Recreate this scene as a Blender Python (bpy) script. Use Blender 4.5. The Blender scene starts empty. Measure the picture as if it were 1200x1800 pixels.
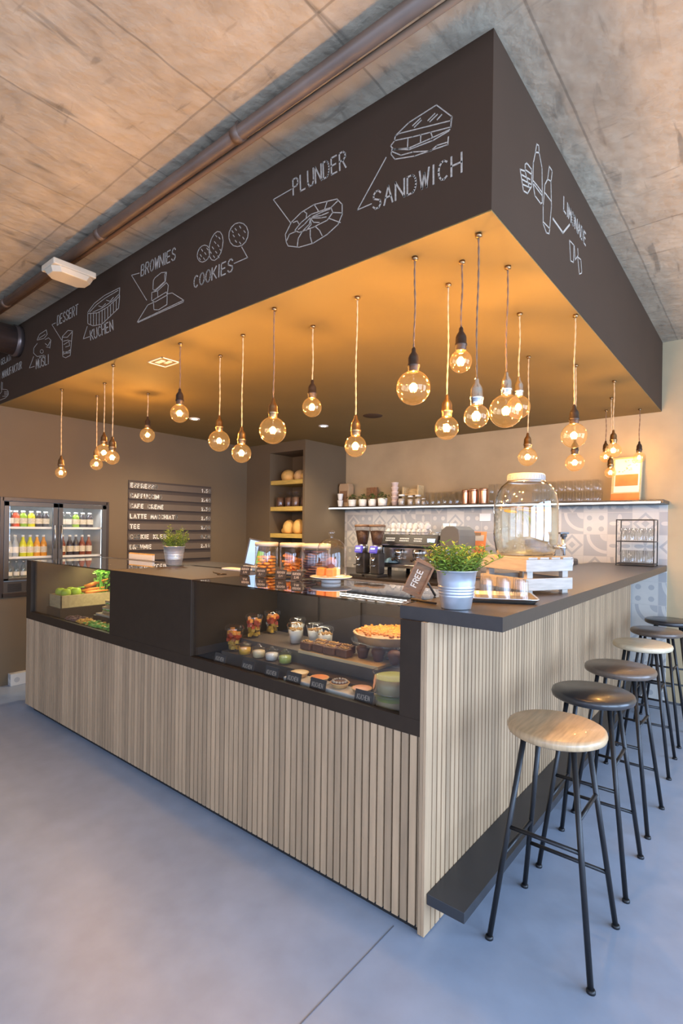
import bpy, math, random
from mathutils import Vector, Matrix
random.seed(7)
sc = bpy.context.scene
COL = sc.collection
PI = math.pi

# ---------------------------------------------------------------- camera
YAW, ROLL = 0.6864, 0.0129
fw = Vector((-math.sin(YAW), math.cos(YAW), 0)); rt = Vector((math.cos(YAW), math.sin(YAW), 0)); up = Vector((0, 0, 1))
r3 = rt*math.cos(ROLL) + up*math.sin(ROLL); u3 = up*math.cos(ROLL) - rt*math.sin(ROLL)
cd = bpy.data.cameras.new('camera'); cam = bpy.data.objects.new('camera', cd); COL.objects.link(cam)
cd.sensor_fit = 'HORIZONTAL'; cd.sensor_width = 36; cd.lens = 912.5/1200*36
cd.shift_x = (600-597.3)/1200; cd.shift_y = (929.7-900)/1200; cd.clip_start = 0.02
m = Matrix.Identity(4)
for i in range(3):
    m[i][0] = r3[i]; m[i][1] = u3[i]; m[i][2] = -fw[i]
m[0][3], m[1][3], m[2][3] = 0.9033, -1.6025, 1.42
cam.matrix_world = m
sc.camera = cam

# ---------------------------------------------------------------- render look
sc.view_settings.view_transform = 'Standard'; sc.view_settings.look = 'None'
sc.view_settings.exposure = 0.0; sc.view_settings.gamma = 1.0
cy = sc.cycles
cy.use_denoising = True; cy.max_bounces = 10; cy.diffuse_bounces = 5; cy.glossy_bounces = 5
cy.transparent_max_bounces = 40; cy.transmission_bounces = 8
cy.caustics_reflective = False; cy.caustics_refractive = False; cy.sample_clamp_indirect = 4.0
cy.use_light_tree = True

# ---------------------------------------------------------------- world and daylight
w = bpy.data.worlds.new('world'); sc.world = w; w.use_nodes = True
w.node_tree.nodes['Background'].inputs[0].default_value = (0.62, 0.75, 1.0, 1)
w.node_tree.nodes['Background'].inputs[1].default_value = 1.0

def area(name, loc, rot, sx, sy, power, color):
    l = bpy.data.lights.new(name, 'AREA'); l.shape = 'RECTANGLE'; l.size = sx; l.size_y = sy
    l.energy = power; l.color = color
    o = bpy.data.objects.new(name, l); COL.objects.link(o); o.location = loc; o.rotation_euler = rot
    return o
DAY_F = (0.56, 0.68, 1.0); DAY_R = (0.48, 0.68, 1.0)
# daylight through the shop windows: front wall (y = -5.4) and right wall (x = 4.4)
for x, pw in ((-2.9, 30), (-0.2, 58), (2.5, 90)):
    area('daylight_front', (x, -5.38, 1.5), (PI/2, 0, 0), 2.3, 2.5, pw, DAY_F)
for i, y in enumerate((-3.6, -0.9, 1.8)):
    area('daylight_right', (4.38, y, 1.5), (PI/2, 0, PI/2), 2.3, 2.5, 215, DAY_R)
BULB_POWER = 14.5
BULB_COLOR = (1.0, 0.55, 0.16)

# ---------------------------------------------------------------- materials
def newmat(name):
    mt = bpy.data.materials.new(name); mt.use_nodes = True
    nt = mt.node_tree; b = nt.nodes['Principled BSDF']
    return mt, nt, b
def mat(name, col, rough=0.5, metal=0.0, var=0.0, scale=8.0, stretch=(1, 1, 1), bump=0.0, coat=0.0, emit=None, estr=0.0, island=0.0, trans=0.0, spec=0.5, sss=0.0):
    mt, nt, b = newmat(name)
    b.inputs['Base Color'].default_value = (*col, 1); b.inputs['Roughness'].default_value = rough
    b.inputs['Metallic'].default_value = metal; b.inputs['Coat Weight'].default_value = coat
    b.inputs['Specular IOR Level'].default_value = spec
    if trans: b.inputs['Transmission Weight'].default_value = trans
    if emit: b.inputs['Emission Color'].default_value = (*emit, 1); b.inputs['Emission Strength'].default_value = estr
    tc = nt.nodes.new('ShaderNodeTexCoord'); mp = nt.nodes.new('ShaderNodeMapping'); mp.inputs['Scale'].default_value = stretch
    nt.links.new(tc.outputs['Object'], mp.inputs['Vector'])
    n = nt.nodes.new('ShaderNodeTexNoise'); n.inputs['Scale'].default_value = scale; n.inputs['Detail'].default_value = 5
    nt.links.new(mp.outputs[0], n.inputs['Vector'])
    v = var if var else 0.04
    mr = nt.nodes.new('ShaderNodeMapRange'); mr.inputs[1].default_value = 0.3; mr.inputs[2].default_value = 0.7
    mr.inputs[3].default_value = 1-v; mr.inputs[4].default_value = 1+v
    nt.links.new(n.outputs['Fac'], mr.inputs[0])
    last = mr.outputs[0]
    if island:
        g = nt.nodes.new('ShaderNodeNewGeometry'); m2 = nt.nodes.new('ShaderNodeMapRange')
        m2.inputs[3].default_value = 1-island; m2.inputs[4].default_value = 1+island*.6
        nt.links.new(g.outputs['Random Per Island'], m2.inputs[0])
        mm = nt.nodes.new('ShaderNodeMath'); mm.operation = 'MULTIPLY'
        nt.links.new(last, mm.inputs[0]); nt.links.new(m2.outputs[0], mm.inputs[1]); last = mm.outputs[0]
    vm = nt.nodes.new('ShaderNodeVectorMath'); vm.operation = 'SCALE'; vm.inputs[0].default_value = col
    nt.links.new(last, vm.inputs['Scale']); nt.links.new(vm.outputs[0], b.inputs['Base Color'])
    if bump:
        bp = nt.nodes.new('ShaderNodeBump'); bp.inputs['Strength'].default_value = bump; bp.inputs['Distance'].default_value = 0.01
        nt.links.new(n.outputs['Fac'], bp.inputs['Height']); nt.links.new(bp.outputs[0], b.inputs['Normal'])
    return mt
def glassmat(name, tint=(0.97, 0.98, 0.97), refl=1.0, ior=1.5, gl=(1, 1, 1), rough=0.0):
    mt = bpy.data.materials.new(name); mt.use_nodes = True; nt = mt.node_tree; nt.nodes.clear()
    o = nt.nodes.new('ShaderNodeOutputMaterial'); mx = nt.nodes.new('ShaderNodeMixShader')
    t = nt.nodes.new('ShaderNodeBsdfTransparent'); t.inputs[0].default_value = (*tint, 1)
    g = nt.nodes.new('ShaderNodeBsdfGlossy'); g.inputs['Roughness'].default_value = rough; g.inputs[0].default_value = (*gl, 1)
    # Schlick reflectance from the facing angle, the same from both sides of a thin pane
    f0 = ((ior-1)/(ior+1))**2
    lw = nt.nodes.new('ShaderNodeLayerWeight'); lw.inputs[0].default_value = 0.5
    pw = nt.nodes.new('ShaderNodeMath'); pw.operation = 'POWER'; pw.inputs[1].default_value = 4.0; nt.links.new(lw.outputs['Facing'], pw.inputs[0])
    mu = nt.nodes.new('ShaderNodeMath'); mu.operation = 'MULTIPLY_ADD'; mu.inputs[1].default_value = (1-f0)*refl; mu.inputs[2].default_value = f0*refl; mu.use_clamp = True
    nt.links.new(pw.outputs[0], mu.inputs[0]); nt.links.new(mu.outputs[0], mx.inputs[0])
    nt.links.new(t.outputs[0], mx.inputs[1]); nt.links.new(g.outputs[0], mx.inputs[2]); nt.links.new(mx.outputs[0], o.inputs[0])
    return mt
def emat(name, col, s):
    mt = bpy.data.materials.new(name); mt.use_nodes = True; nt = mt.node_tree; nt.nodes.clear()
    o = nt.nodes.new('ShaderNodeOutputMaterial'); e = nt.nodes.new('ShaderNodeEmission')
    e.inputs[0].default_value = (*col, 1); e.inputs[1].default_value = s; nt.links.new(e.outputs[0], o.inputs[0])
    return mt
M = {}
M['paint'] = mat('taupe_paint', (0.060, 0.034, 0.020), 0.75, var=0.05, scale=3, spec=0.2)
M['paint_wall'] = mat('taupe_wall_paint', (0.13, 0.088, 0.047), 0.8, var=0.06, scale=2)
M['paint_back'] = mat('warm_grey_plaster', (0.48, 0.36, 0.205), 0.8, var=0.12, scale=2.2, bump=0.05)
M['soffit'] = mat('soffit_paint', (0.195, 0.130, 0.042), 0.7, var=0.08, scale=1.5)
M['black'] = mat('anthracite_board', (0.036, 0.022, 0.013), 0.5, var=0.08, scale=20, spec=0.25)
M['black_top'] = mat('anthracite_worktop', (0.042, 0.032, 0.027), 0.33, var=0.10, scale=30)
M['footrest'] = mat('dark_step_board', (0.035, 0.036, 0.04), 0.35)
M['void'] = mat('black_backing', (0.012, 0.010, 0.009), 0.8)
M['slat'] = mat('oak_slats', (0.46, 0.305, 0.178), 0.6, var=0.10, scale=6, stretch=(10, 10, .8), island=0.25, bump=0.05)
M['oak'] = mat('oak_board', (0.50, 0.36, 0.24), 0.55, var=0.18, scale=6, stretch=(20, 3, 3))
M['seat_oak'] = mat('oiled_oak_seat', (0.50, 0.34, 0.19), 0.32, var=0.22, scale=5, stretch=(14, 1.5, 3), coat=0.15)
M['seat_light'] = mat('pale_ash_seat', (0.64, 0.53, 0.36), 0.33, var=0.15, scale=5, stretch=(1.5, 14, 3), coat=0.15)
M['seat_dark'] = mat('dark_stained_seat', (0.12, 0.088, 0.066), 0.30, var=0.15, scale=5, stretch=(14, 1.5, 3), coat=0.2)
M['seat_black'] = mat('black_seat', (0.032, 0.030, 0.031), 0.28, coat=0.2)
M['steel_black'] = mat('black_powder_coat', (0.018, 0.018, 0.020), 0.35, metal=0.3)
M['chrome'] = mat('chrome', (0.75, 0.73, 0.70), 0.16, metal=1)
M['steel'] = mat('brushed_steel', (0.62, 0.60, 0.57), 0.28, metal=1, var=0.08, scale=30, stretch=(1, 1, 8))
M['zinc'] = mat('galvanised_zinc', (0.62, 0.65, 0.70), 0.33, metal=0.7, var=0.10, scale=14)
M['copper'] = mat('copper_tin', (0.85, 0.48, 0.30), 0.3, metal=1)
M['brass'] = mat('aged_brass_socket', (0.35, 0.22, 0.11), 0.3, metal=1)
M['socket_dark'] = mat('dark_bronze_socket', (0.06, 0.040, 0.028), 0.38, metal=0.6)
M['cord_brown'] = mat('brown_textile_cord', (0.20, 0.115, 0.065), 0.8)
M['cord_beige'] = mat('beige_textile_cord', (0.50, 0.36, 0.20), 0.7)
M['white'] = mat('white_plastic', (0.78, 0.76, 0.73), 0.4)
M['ceramic'] = mat('white_ceramic', (0.80, 0.77, 0.72), 0.22)
M['cream'] = mat('cream_plastic', (0.52, 0.44, 0.35), 0.4)
M['chalk'] = mat('chalk', (0.43, 0.36, 0.29), 0.95, var=0.25, scale=120)
M['letter'] = mat('white_letters', (0.82, 0.76, 0.66), 0.5)
M['wood_yellow'] = mat('varnished_shelf_board', (0.60, 0.40, 0.10), 0.45, var=0.15, scale=5, stretch=(2, 12, 12))
M['crate'] = mat('pale_crate_wood', (0.43, 0.37, 0.31), 0.65, var=0.14, scale=6, stretch=(2, 2, 14))
M['pine'] = mat('pine_box', (0.62, 0.46, 0.24), 0.6, var=0.15, scale=5, stretch=(2, 10, 10))
M['brown_wood'] = mat('walnut_frame', (0.24, 0.13, 0.065), 0.5, var=0.2, scale=8, stretch=(3, 3, 12))
M['pipe'] = mat('rusty_brown_pipe', (0.13, 0.085, 0.06), 0.45, metal=0.2, var=0.2, scale=5)
M['duct'] = mat('dark_steel_duct', (0.14, 0.10, 0.085), 0.3, metal=0.6)
M['leaf'] = mat('herb_leaves', (0.22, 0.30, 0.035), 0.5, var=0.3, scale=25, island=0.35)
M['leaf_dark'] = mat('dark_leaves', (0.09, 0.12, 0.03), 0.5, var=0.3, scale=25, island=0.3)
M['celery'] = mat('celery_green', (0.20, 0.50, 0.06), 0.45, var=0.25, scale=12)
M['apple'] = mat('green_apple_skin', (0.42, 0.60, 0.05), 0.3)
M['carrot'] = mat('carrot_orange', (0.85, 0.27, 0.04), 0.5, var=0.1, scale=30)
M['orange'] = mat('orange_cookie', (0.90, 0.36, 0.06), 0.6, var=0.25, scale=30, island=0.25)
M['bread'] = mat('golden_bread_crust', (0.72, 0.42, 0.12), 0.6, var=0.25, scale=10, bump=0.2)
M['crumb'] = mat('sandwich_bread', (0.62, 0.42, 0.20), 0.8, var=0.2, scale=50)
M['chocolate'] = mat('chocolate_cake', (0.15, 0.062, 0.028), 0.6, var=0.3, scale=30, bump=0.2)
M['caramel'] = mat('caramel_topping', (0.75, 0.27, 0.025), 0.35, var=0.3, scale=35, bump=0.3, island=0.3)
M['pastry'] = mat('tart_pastry', (0.72, 0.46, 0.20), 0.6, var=0.2, scale=20)
M['custard'] = mat('custard_cream', (0.88, 0.70, 0.42), 0.4)
M['pink'] = mat('pink_glaze', (0.85, 0.45, 0.30), 0.35)
M['berry'] = mat('red_fruit', (0.65, 0.08, 0.03), 0.35, island=0.3)
M['mango'] = mat('mango_pieces', (0.90, 0.50, 0.06), 0.4, island=0.3)
M['yoghurt'] = mat('white_yoghurt', (0.85, 0.82, 0.76), 0.4)
M['granola'] = mat('granola', (0.50, 0.28, 0.09), 0.8, var=0.3, scale=60)
M['mint'] = mat('pistachio_cream', (0.50, 0.58, 0.15), 0.4, var=0.15)
M['beige_cream'] = mat('coffee_cream', (0.50, 0.38, 0.20), 0.4)
M['card'] = mat('slate_price_card', (0.035, 0.026, 0.022), 0.7)
M['plum'] = mat('dark_chocolate_rings', (0.16, 0.07, 0.07), 0.5, island=0.3)
M['beans'] = mat('coffee_beans', (0.11, 0.05, 0.025), 0.5, var=0.4, scale=90)
M['kraft'] = mat('kraft_paper', (0.45, 0.30, 0.17), 0.8)
M['paper'] = mat('white_paper', (0.82, 0.78, 0.72), 0.7)
M['poster_orange'] = mat('orange_print', (0.85, 0.24, 0.07), 0.6, var=0.2, scale=8)
M['blue'] = mat('light_blue_cloth', (0.30, 0.55, 0.75), 0.9)
M['dark_plastic'] = mat('dark_grey_plastic', (0.06, 0.055, 0.05), 0.35)
M['purple'] = mat('violet_panel', (0.06, 0.04, 0.30), 0.3, emit=(0.25, 0.2, 1.0), estr=0.35)
M['screen'] = mat('tablet_screen', (0.30, 0.50, 0.75), 0.2, emit=(0.30, 0.52, 0.85), estr=0.55)
M['lcd'] = emat('white_display', (0.8, 0.9, 1.0), 1.3)
M['button'] = mat('light_buttons', (0.8, 0.78, 0.7), 0.4, emit=(1, .9, .75), estr=0.25)
M['lamp_diffuser'] = mat('opal_diffuser', (0.55, 0.48, 0.36), 0.35)
M['led'] = emat('led_strip', (1.0, 0.95, 0.88), 5.0)
M['led_warm'] = emat('led_strip_warm', (1.0, 0.93, 0.60), 4.0)
M['spot'] = emat('spot_led', (1.0, 0.95, 0.85), 30)
M['filament'] = emat('glowing_filament', (1.0, 0.58, 0.22), 40)
M['glass'] = glassmat('clear_glass')
M['glass_case'] = glassmat('display_glass', (0.90, 0.91, 0.90), 1.0)
M['glass_top'] = glassmat('smoked_glass_top', (0.55, 0.53, 0.50), 1.25)
M['glass_tumbler'] = glassmat('tumbler_glass', (0.99, 0.99, 0.985), 1.3)
M['glass_plastic'] = glassmat('clear_cup', (0.98, 0.98, 0.975), 1.8)
M['glass_bulb'] = glassmat('amber_bulb_glass', (1.0, 0.90, 0.74), 1.5, gl=(1, .85, .6))
_nt = M['glass_bulb'].node_tree; _o = _nt.nodes['Material Output']; _m = _nt.nodes['Mix Shader']
_e = _nt.nodes.new('ShaderNodeEmission'); _e.inputs[0].default_value = (1, .50, .16, 1); _e.inputs[1].default_value = .16
_a = _nt.nodes.new('ShaderNodeAddShader'); _nt.links.new(_m.outputs[0], _a.inputs[0]); _nt.links.new(_e.outputs[0], _a.inputs[1]); _nt.links.new(_a.outputs[0], _o.inputs[0])
M['glass_jar'] = glassmat('dispenser_glass', (0.96, 0.975, 0.965), 2.6)
M['water'] = glassmat('lemon_water', (0.93, 0.94, 0.91), 1.0, ior=1.33)
_nt = M['water'].node_tree; _o = _nt.nodes['Material Output']; _m = _nt.nodes['Mix Shader']
_d = _nt.nodes.new('ShaderNodeBsdfTranslucent'); _d.inputs[0].default_value = (.82, .84, .78, 1)
_x = _nt.nodes.new('ShaderNodeMixShader'); _x.inputs[0].default_value = .22; _nt.links.new(_m.outputs[0], _x.inputs[1]); _nt.links.new(_d.outputs[0], _x.inputs[2]); _nt.links.new(_x.outputs[0], _o.inputs[0])
M['glass_tray'] = glassmat('tray_tumbler_glass', (0.95, 0.94, 0.93), 1.5)
M['glass_shelf'] = glassmat('shelf_glass', (0.99, 0.99, 0.985), 0.95)
M['joint'] = mat('floor_joint', (0.13, 0.15, 0.19), .7)
M['lid_grey'] = mat('grey_white_lid', (0.34, 0.335, 0.33), 0.4)
M['case_choco'] = mat('brown_muffin_case', (0.13, 0.055, 0.03), 0.7)
M['case_step'] = mat('brown_steel_step', (0.13, 0.10, 0.075), 0.4, var=.1, scale=20)
M['fridge_frame'] = mat('dark_fridge_frame', (0.035, 0.024, 0.018), 0.4)
M['brewer'] = mat('grey_brewer_cover', (0.17, 0.155, 0.13), 0.5)
M['lemon'] = mat('lemon_slice', (0.85, 0.55, 0.10), 0.4, trans=0.0)
M['bottle_clear'] = glassmat('clear_bottle_glass', (0.85, 0.90, 0.92), 1.5)
M['drink_yellow'] = mat('yellow_drink', (0.65, 0.62, 0.04), 0.15)
M['drink_orange'] = mat('orange_drink', (0.75, 0.33, 0.05), 0.15)
M['drink_red'] = mat('red_drink', (0.22, 0.06, 0.035), 0.15)
M['drink_dark'] = mat('dark_drink', (0.06, 0.05, 0.06), 0.12)
M['drink_green'] = mat('green_drink', (0.25, 0.42, 0.04), 0.15)
M['drink_grey'] = mat('water_bottle_body', (0.42, 0.45, 0.48), 0.15)
M['label_pale'] = mat('bottle_label', (0.7, 0.6, 0.45), 0.6, var=0.2, scale=60)
M['fridge_in'] = mat('fridge_lining', (0.62, 0.60, 0.58), 0.5)

def concrete(name, col, rough, seams=None, bump=0.15, contrast=0.25, spec=0.5, marks=0.0):
    mt, nt, b = newmat(name); b.inputs['Roughness'].default_value = rough; b.inputs['Specular IOR Level'].default_value = spec
    tc = nt.nodes.new('ShaderNodeTexCoord'); L = nt.links.new
    def noise(s, d=6, st=(1, 1, 1), dist=0.0):
        mp = nt.nodes.new('ShaderNodeMapping'); mp.inputs['Scale'].default_value = st; L(tc.outputs['Object'], mp.inputs[0])
        n = nt.nodes.new('ShaderNodeTexNoise'); n.inputs['Scale'].default_value = s; n.inputs['Detail'].default_value = d
        n.inputs['Distortion'].default_value = dist; L(mp.outputs[0], n.inputs['Vector']); return n.outputs['Fac']
    def rng(x, a, bb, c, d):
        r = nt.nodes.new('ShaderNodeMapRange'); L(x, r.inputs[0])
        for i, v in enumerate((a, bb, c, d)): r.inputs[i+1].default_value = v
        return r.outputs[0]
    def mul(a, bb):
        q = nt.nodes.new('ShaderNodeMath'); q.operation = 'MULTIPLY'; L(a, q.inputs[0]); L(bb, q.inputs[1]); return q.outputs[0]
    v = rng(noise(1.1), .3, .7, 1-contrast, 1+contrast)
    v = mul(v, rng(noise(9, 8), .3, .7, 1-contrast*.5, 1+contrast*.5))
    h = noise(14, 8)
    if marks:
        v = mul(v, rng(noise(2.2, 10, (5, 1, 1), .6), .60, .68, 1.0, 1-marks))
        v = mul(v, rng(noise(3.1, 10, (1, 4, 1), .8), .63, .70, 1.0, 1-marks*.8))
    if seams:
        mp = nt.nodes.new('ShaderNodeMapping'); mp.inputs['Rotation'].default_value = (0, 0, PI/2); mp.inputs['Location'].default_value = seams[2]
        L(tc.outputs['Object'], mp.inputs[0])
        br = nt.nodes.new('ShaderNodeTexBrick'); br.offset = 0.0; br.inputs['Scale'].default_value = 1.0
        br.inputs['Brick Width'].default_value = seams[0]; br.inputs['Row Height'].default_value = seams[1]
        br.inputs['Mortar Size'].default_value = 0.006; br.inputs['Mortar Smooth'].default_value = 0.6
        br.inputs['Color1'].default_value = (1, 1, 1, 1); br.inputs['Color2'].default_value = (.84, .84, .84, 1); br.inputs['Mortar'].default_value = (.62, .62, .62, 1)
        wob = nt.nodes.new('ShaderNodeMixRGB'); wob.inputs[0].default_value = 0.012
        nn = nt.nodes.new('ShaderNodeTexNoise'); nn.inputs['Scale'].default_value = 7; L(tc.outputs['Object'], nn.inputs['Vector'])
        L(mp.outputs[0], wob.inputs[1]); L(nn.outputs['Color'], wob.inputs[2]); L(wob.outputs[0], br.inputs['Vector'])
        bw = nt.nodes.new('ShaderNodeRGBToBW'); L(br.outputs['Color'], bw.inputs[0]); v = mul(v, bw.outputs[0])
    vm = nt.nodes.new('ShaderNodeVectorMath'); vm.operation = 'SCALE'; vm.inputs[0].default_value = col; L(v, vm.inputs['Scale']); L(vm.outputs[0], b.inputs['Base Color'])
    bp = nt.nodes.new('ShaderNodeBump'); bp.inputs['Strength'].default_value = bump; bp.inputs['Distance'].default_value = 0.02
    L(h, bp.inputs['Height']); L(bp.outputs[0], b.inputs['Normal'])
    return mt
M['ceiling'] = concrete('board_marked_concrete', (0.45, 0.365, 0.255), 0.8, (1.9, 0.52, (0.6, 0.03, 0)), 0.5, 0.22, marks=0.42)
M['floor'] = concrete('polished_screed', (0.29, 0.345, 0.445), 0.36, None, 0.02, 0.12)

def tilemat():
    mt, nt, b = newmat('patchwork_cement_tiles'); L = nt.links.new; b.inputs['Roughness'].default_value = 0.45
    tc = nt.nodes.new('ShaderNodeTexCoord'); sp = nt.nodes.new('ShaderNodeSeparateXYZ'); L(tc.outputs['Object'], sp.inputs[0])
    def mth(op, a, bb=None, c=None):
        q = nt.nodes.new('ShaderNodeMath'); q.operation = op
        for i, x in enumerate((a, bb, c)):
            if x is None: continue
            if isinstance(x, (int, float)): q.inputs[i].default_value = x
            else: L(x, q.inputs[i])
        return q.outputs[0]
    S = 0.2
    X = mth('DIVIDE', mth('ADD', sp.outputs[0], sp.outputs[1]), S); Z = mth('DIVIDE', sp.outputs[2], S)
    u = mth('SUBTRACT', mth('FRACT', X), 0.5); v = mth('SUBTRACT', mth('FRACT', Z), 0.5)
    cb = nt.nodes.new('ShaderNodeCombineXYZ'); L(mth('FLOOR', X), cb.inputs[0]); L(mth('FLOOR', Z), cb.inputs[1])
    wn = nt.nodes.new('ShaderNodeTexWhiteNoise'); wn.noise_dimensions = '2D'; L(cb.outputs[0], wn.inputs['Vector']); R = wn.outputs['Value']
    au, av = mth('ABSOLUTE', u), mth('ABSOLUTE', v)
    r = mth('SQRT', mth('ADD', mth('MULTIPLY', u, u), mth('MULTIPLY', v, v)))
    th = mth('ARCTAN2', v, u)
    star = mth('LESS_THAN', r, mth('MULTIPLY_ADD', mth('COSINE', mth('MULTIPLY', th, 4)), 0.20, 0.22))
    cor = mth('SQRT', mth('ADD', mth('POWER', mth('SUBTRACT', 0.5, u), 2), mth('POWER', mth('SUBTRACT', 0.5, v), 2)))
    ring = mth('ADD', mth('LESS_THAN', mth('ABSOLUTE', mth('SUBTRACT', cor, 0.80)), 0.07), mth('LESS_THAN', cor, 0.3))
    s = mth('ADD', au, av)
    dia = mth('ADD', mth('LESS_THAN', mth('ABSOLUTE', mth('SUBTRACT', s, 0.42)), 0.07), mth('LESS_THAN', s, 0.16))
    dots = mth('LESS_THAN', mth('ADD', mth('POWER', mth('SUBTRACT', au, .25), 2), mth('POWER', mth('SUBTRACT', av, .25), 2)), 0.013)
    def pick(lo, hi, x): return mth('MULTIPLY', mth('MULTIPLY', mth('GREATER_THAN', R, lo), mth('LESS_THAN', R, hi)), x)
    pat = mth('ADD', mth('ADD', pick(0.0, .28, star), pick(.28, .5, ring)), mth('ADD', pick(.5, .75, dia), pick(.75, 1.0, dots)))
    wn2 = nt.nodes.new('ShaderNodeTexWhiteNoise'); wn2.noise_dimensions = '3D'
    cb2 = nt.nodes.new('ShaderNodeCombineXYZ'); L(mth('FLOOR', Z), cb2.inputs[0]); L(mth('FLOOR', X), cb2.inputs[1]); cb2.inputs[2].default_value = 3; L(cb2.outputs[0], wn2.inputs['Vector'])
    inv = mth('GREATER_THAN', wn2.outputs['Value'], 0.62)
    pat = mth('ABSOLUTE', mth('SUBTRACT', mth('MINIMUM', pat, 1.0), inv))
    grout = mth('GREATER_THAN', mth('MAXIMUM', au, av), 0.488)
    nz = nt.nodes.new('ShaderNodeTexNoise'); nz.inputs['Scale'].default_value = 12; L(tc.outputs['Object'], nz.inputs['Vector'])
    mx = nt.nodes.new('ShaderNodeMixRGB'); mx.inputs[1].default_value = (0.40, 0.385, 0.37, 1); mx.inputs[2].default_value = (0.58, 0.54, 0.48, 1)
    L(mth('MULTIPLY', mth('SUBTRACT', 1.0, pat), mth('MULTIPLY_ADD', nz.outputs['Fac'], .5, .7)), mx.inputs[0])
    m2 = nt.nodes.new('ShaderNodeMixRGB'); m2.inputs[2].default_value = (0.52, 0.48, 0.43, 1); L(grout, m2.inputs[0]); L(mx.outputs[0], m2.inputs[1])
    L(m2.outputs[0], b.inputs['Base Color'])
    return mt
M['tile'] = tilemat()

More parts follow.
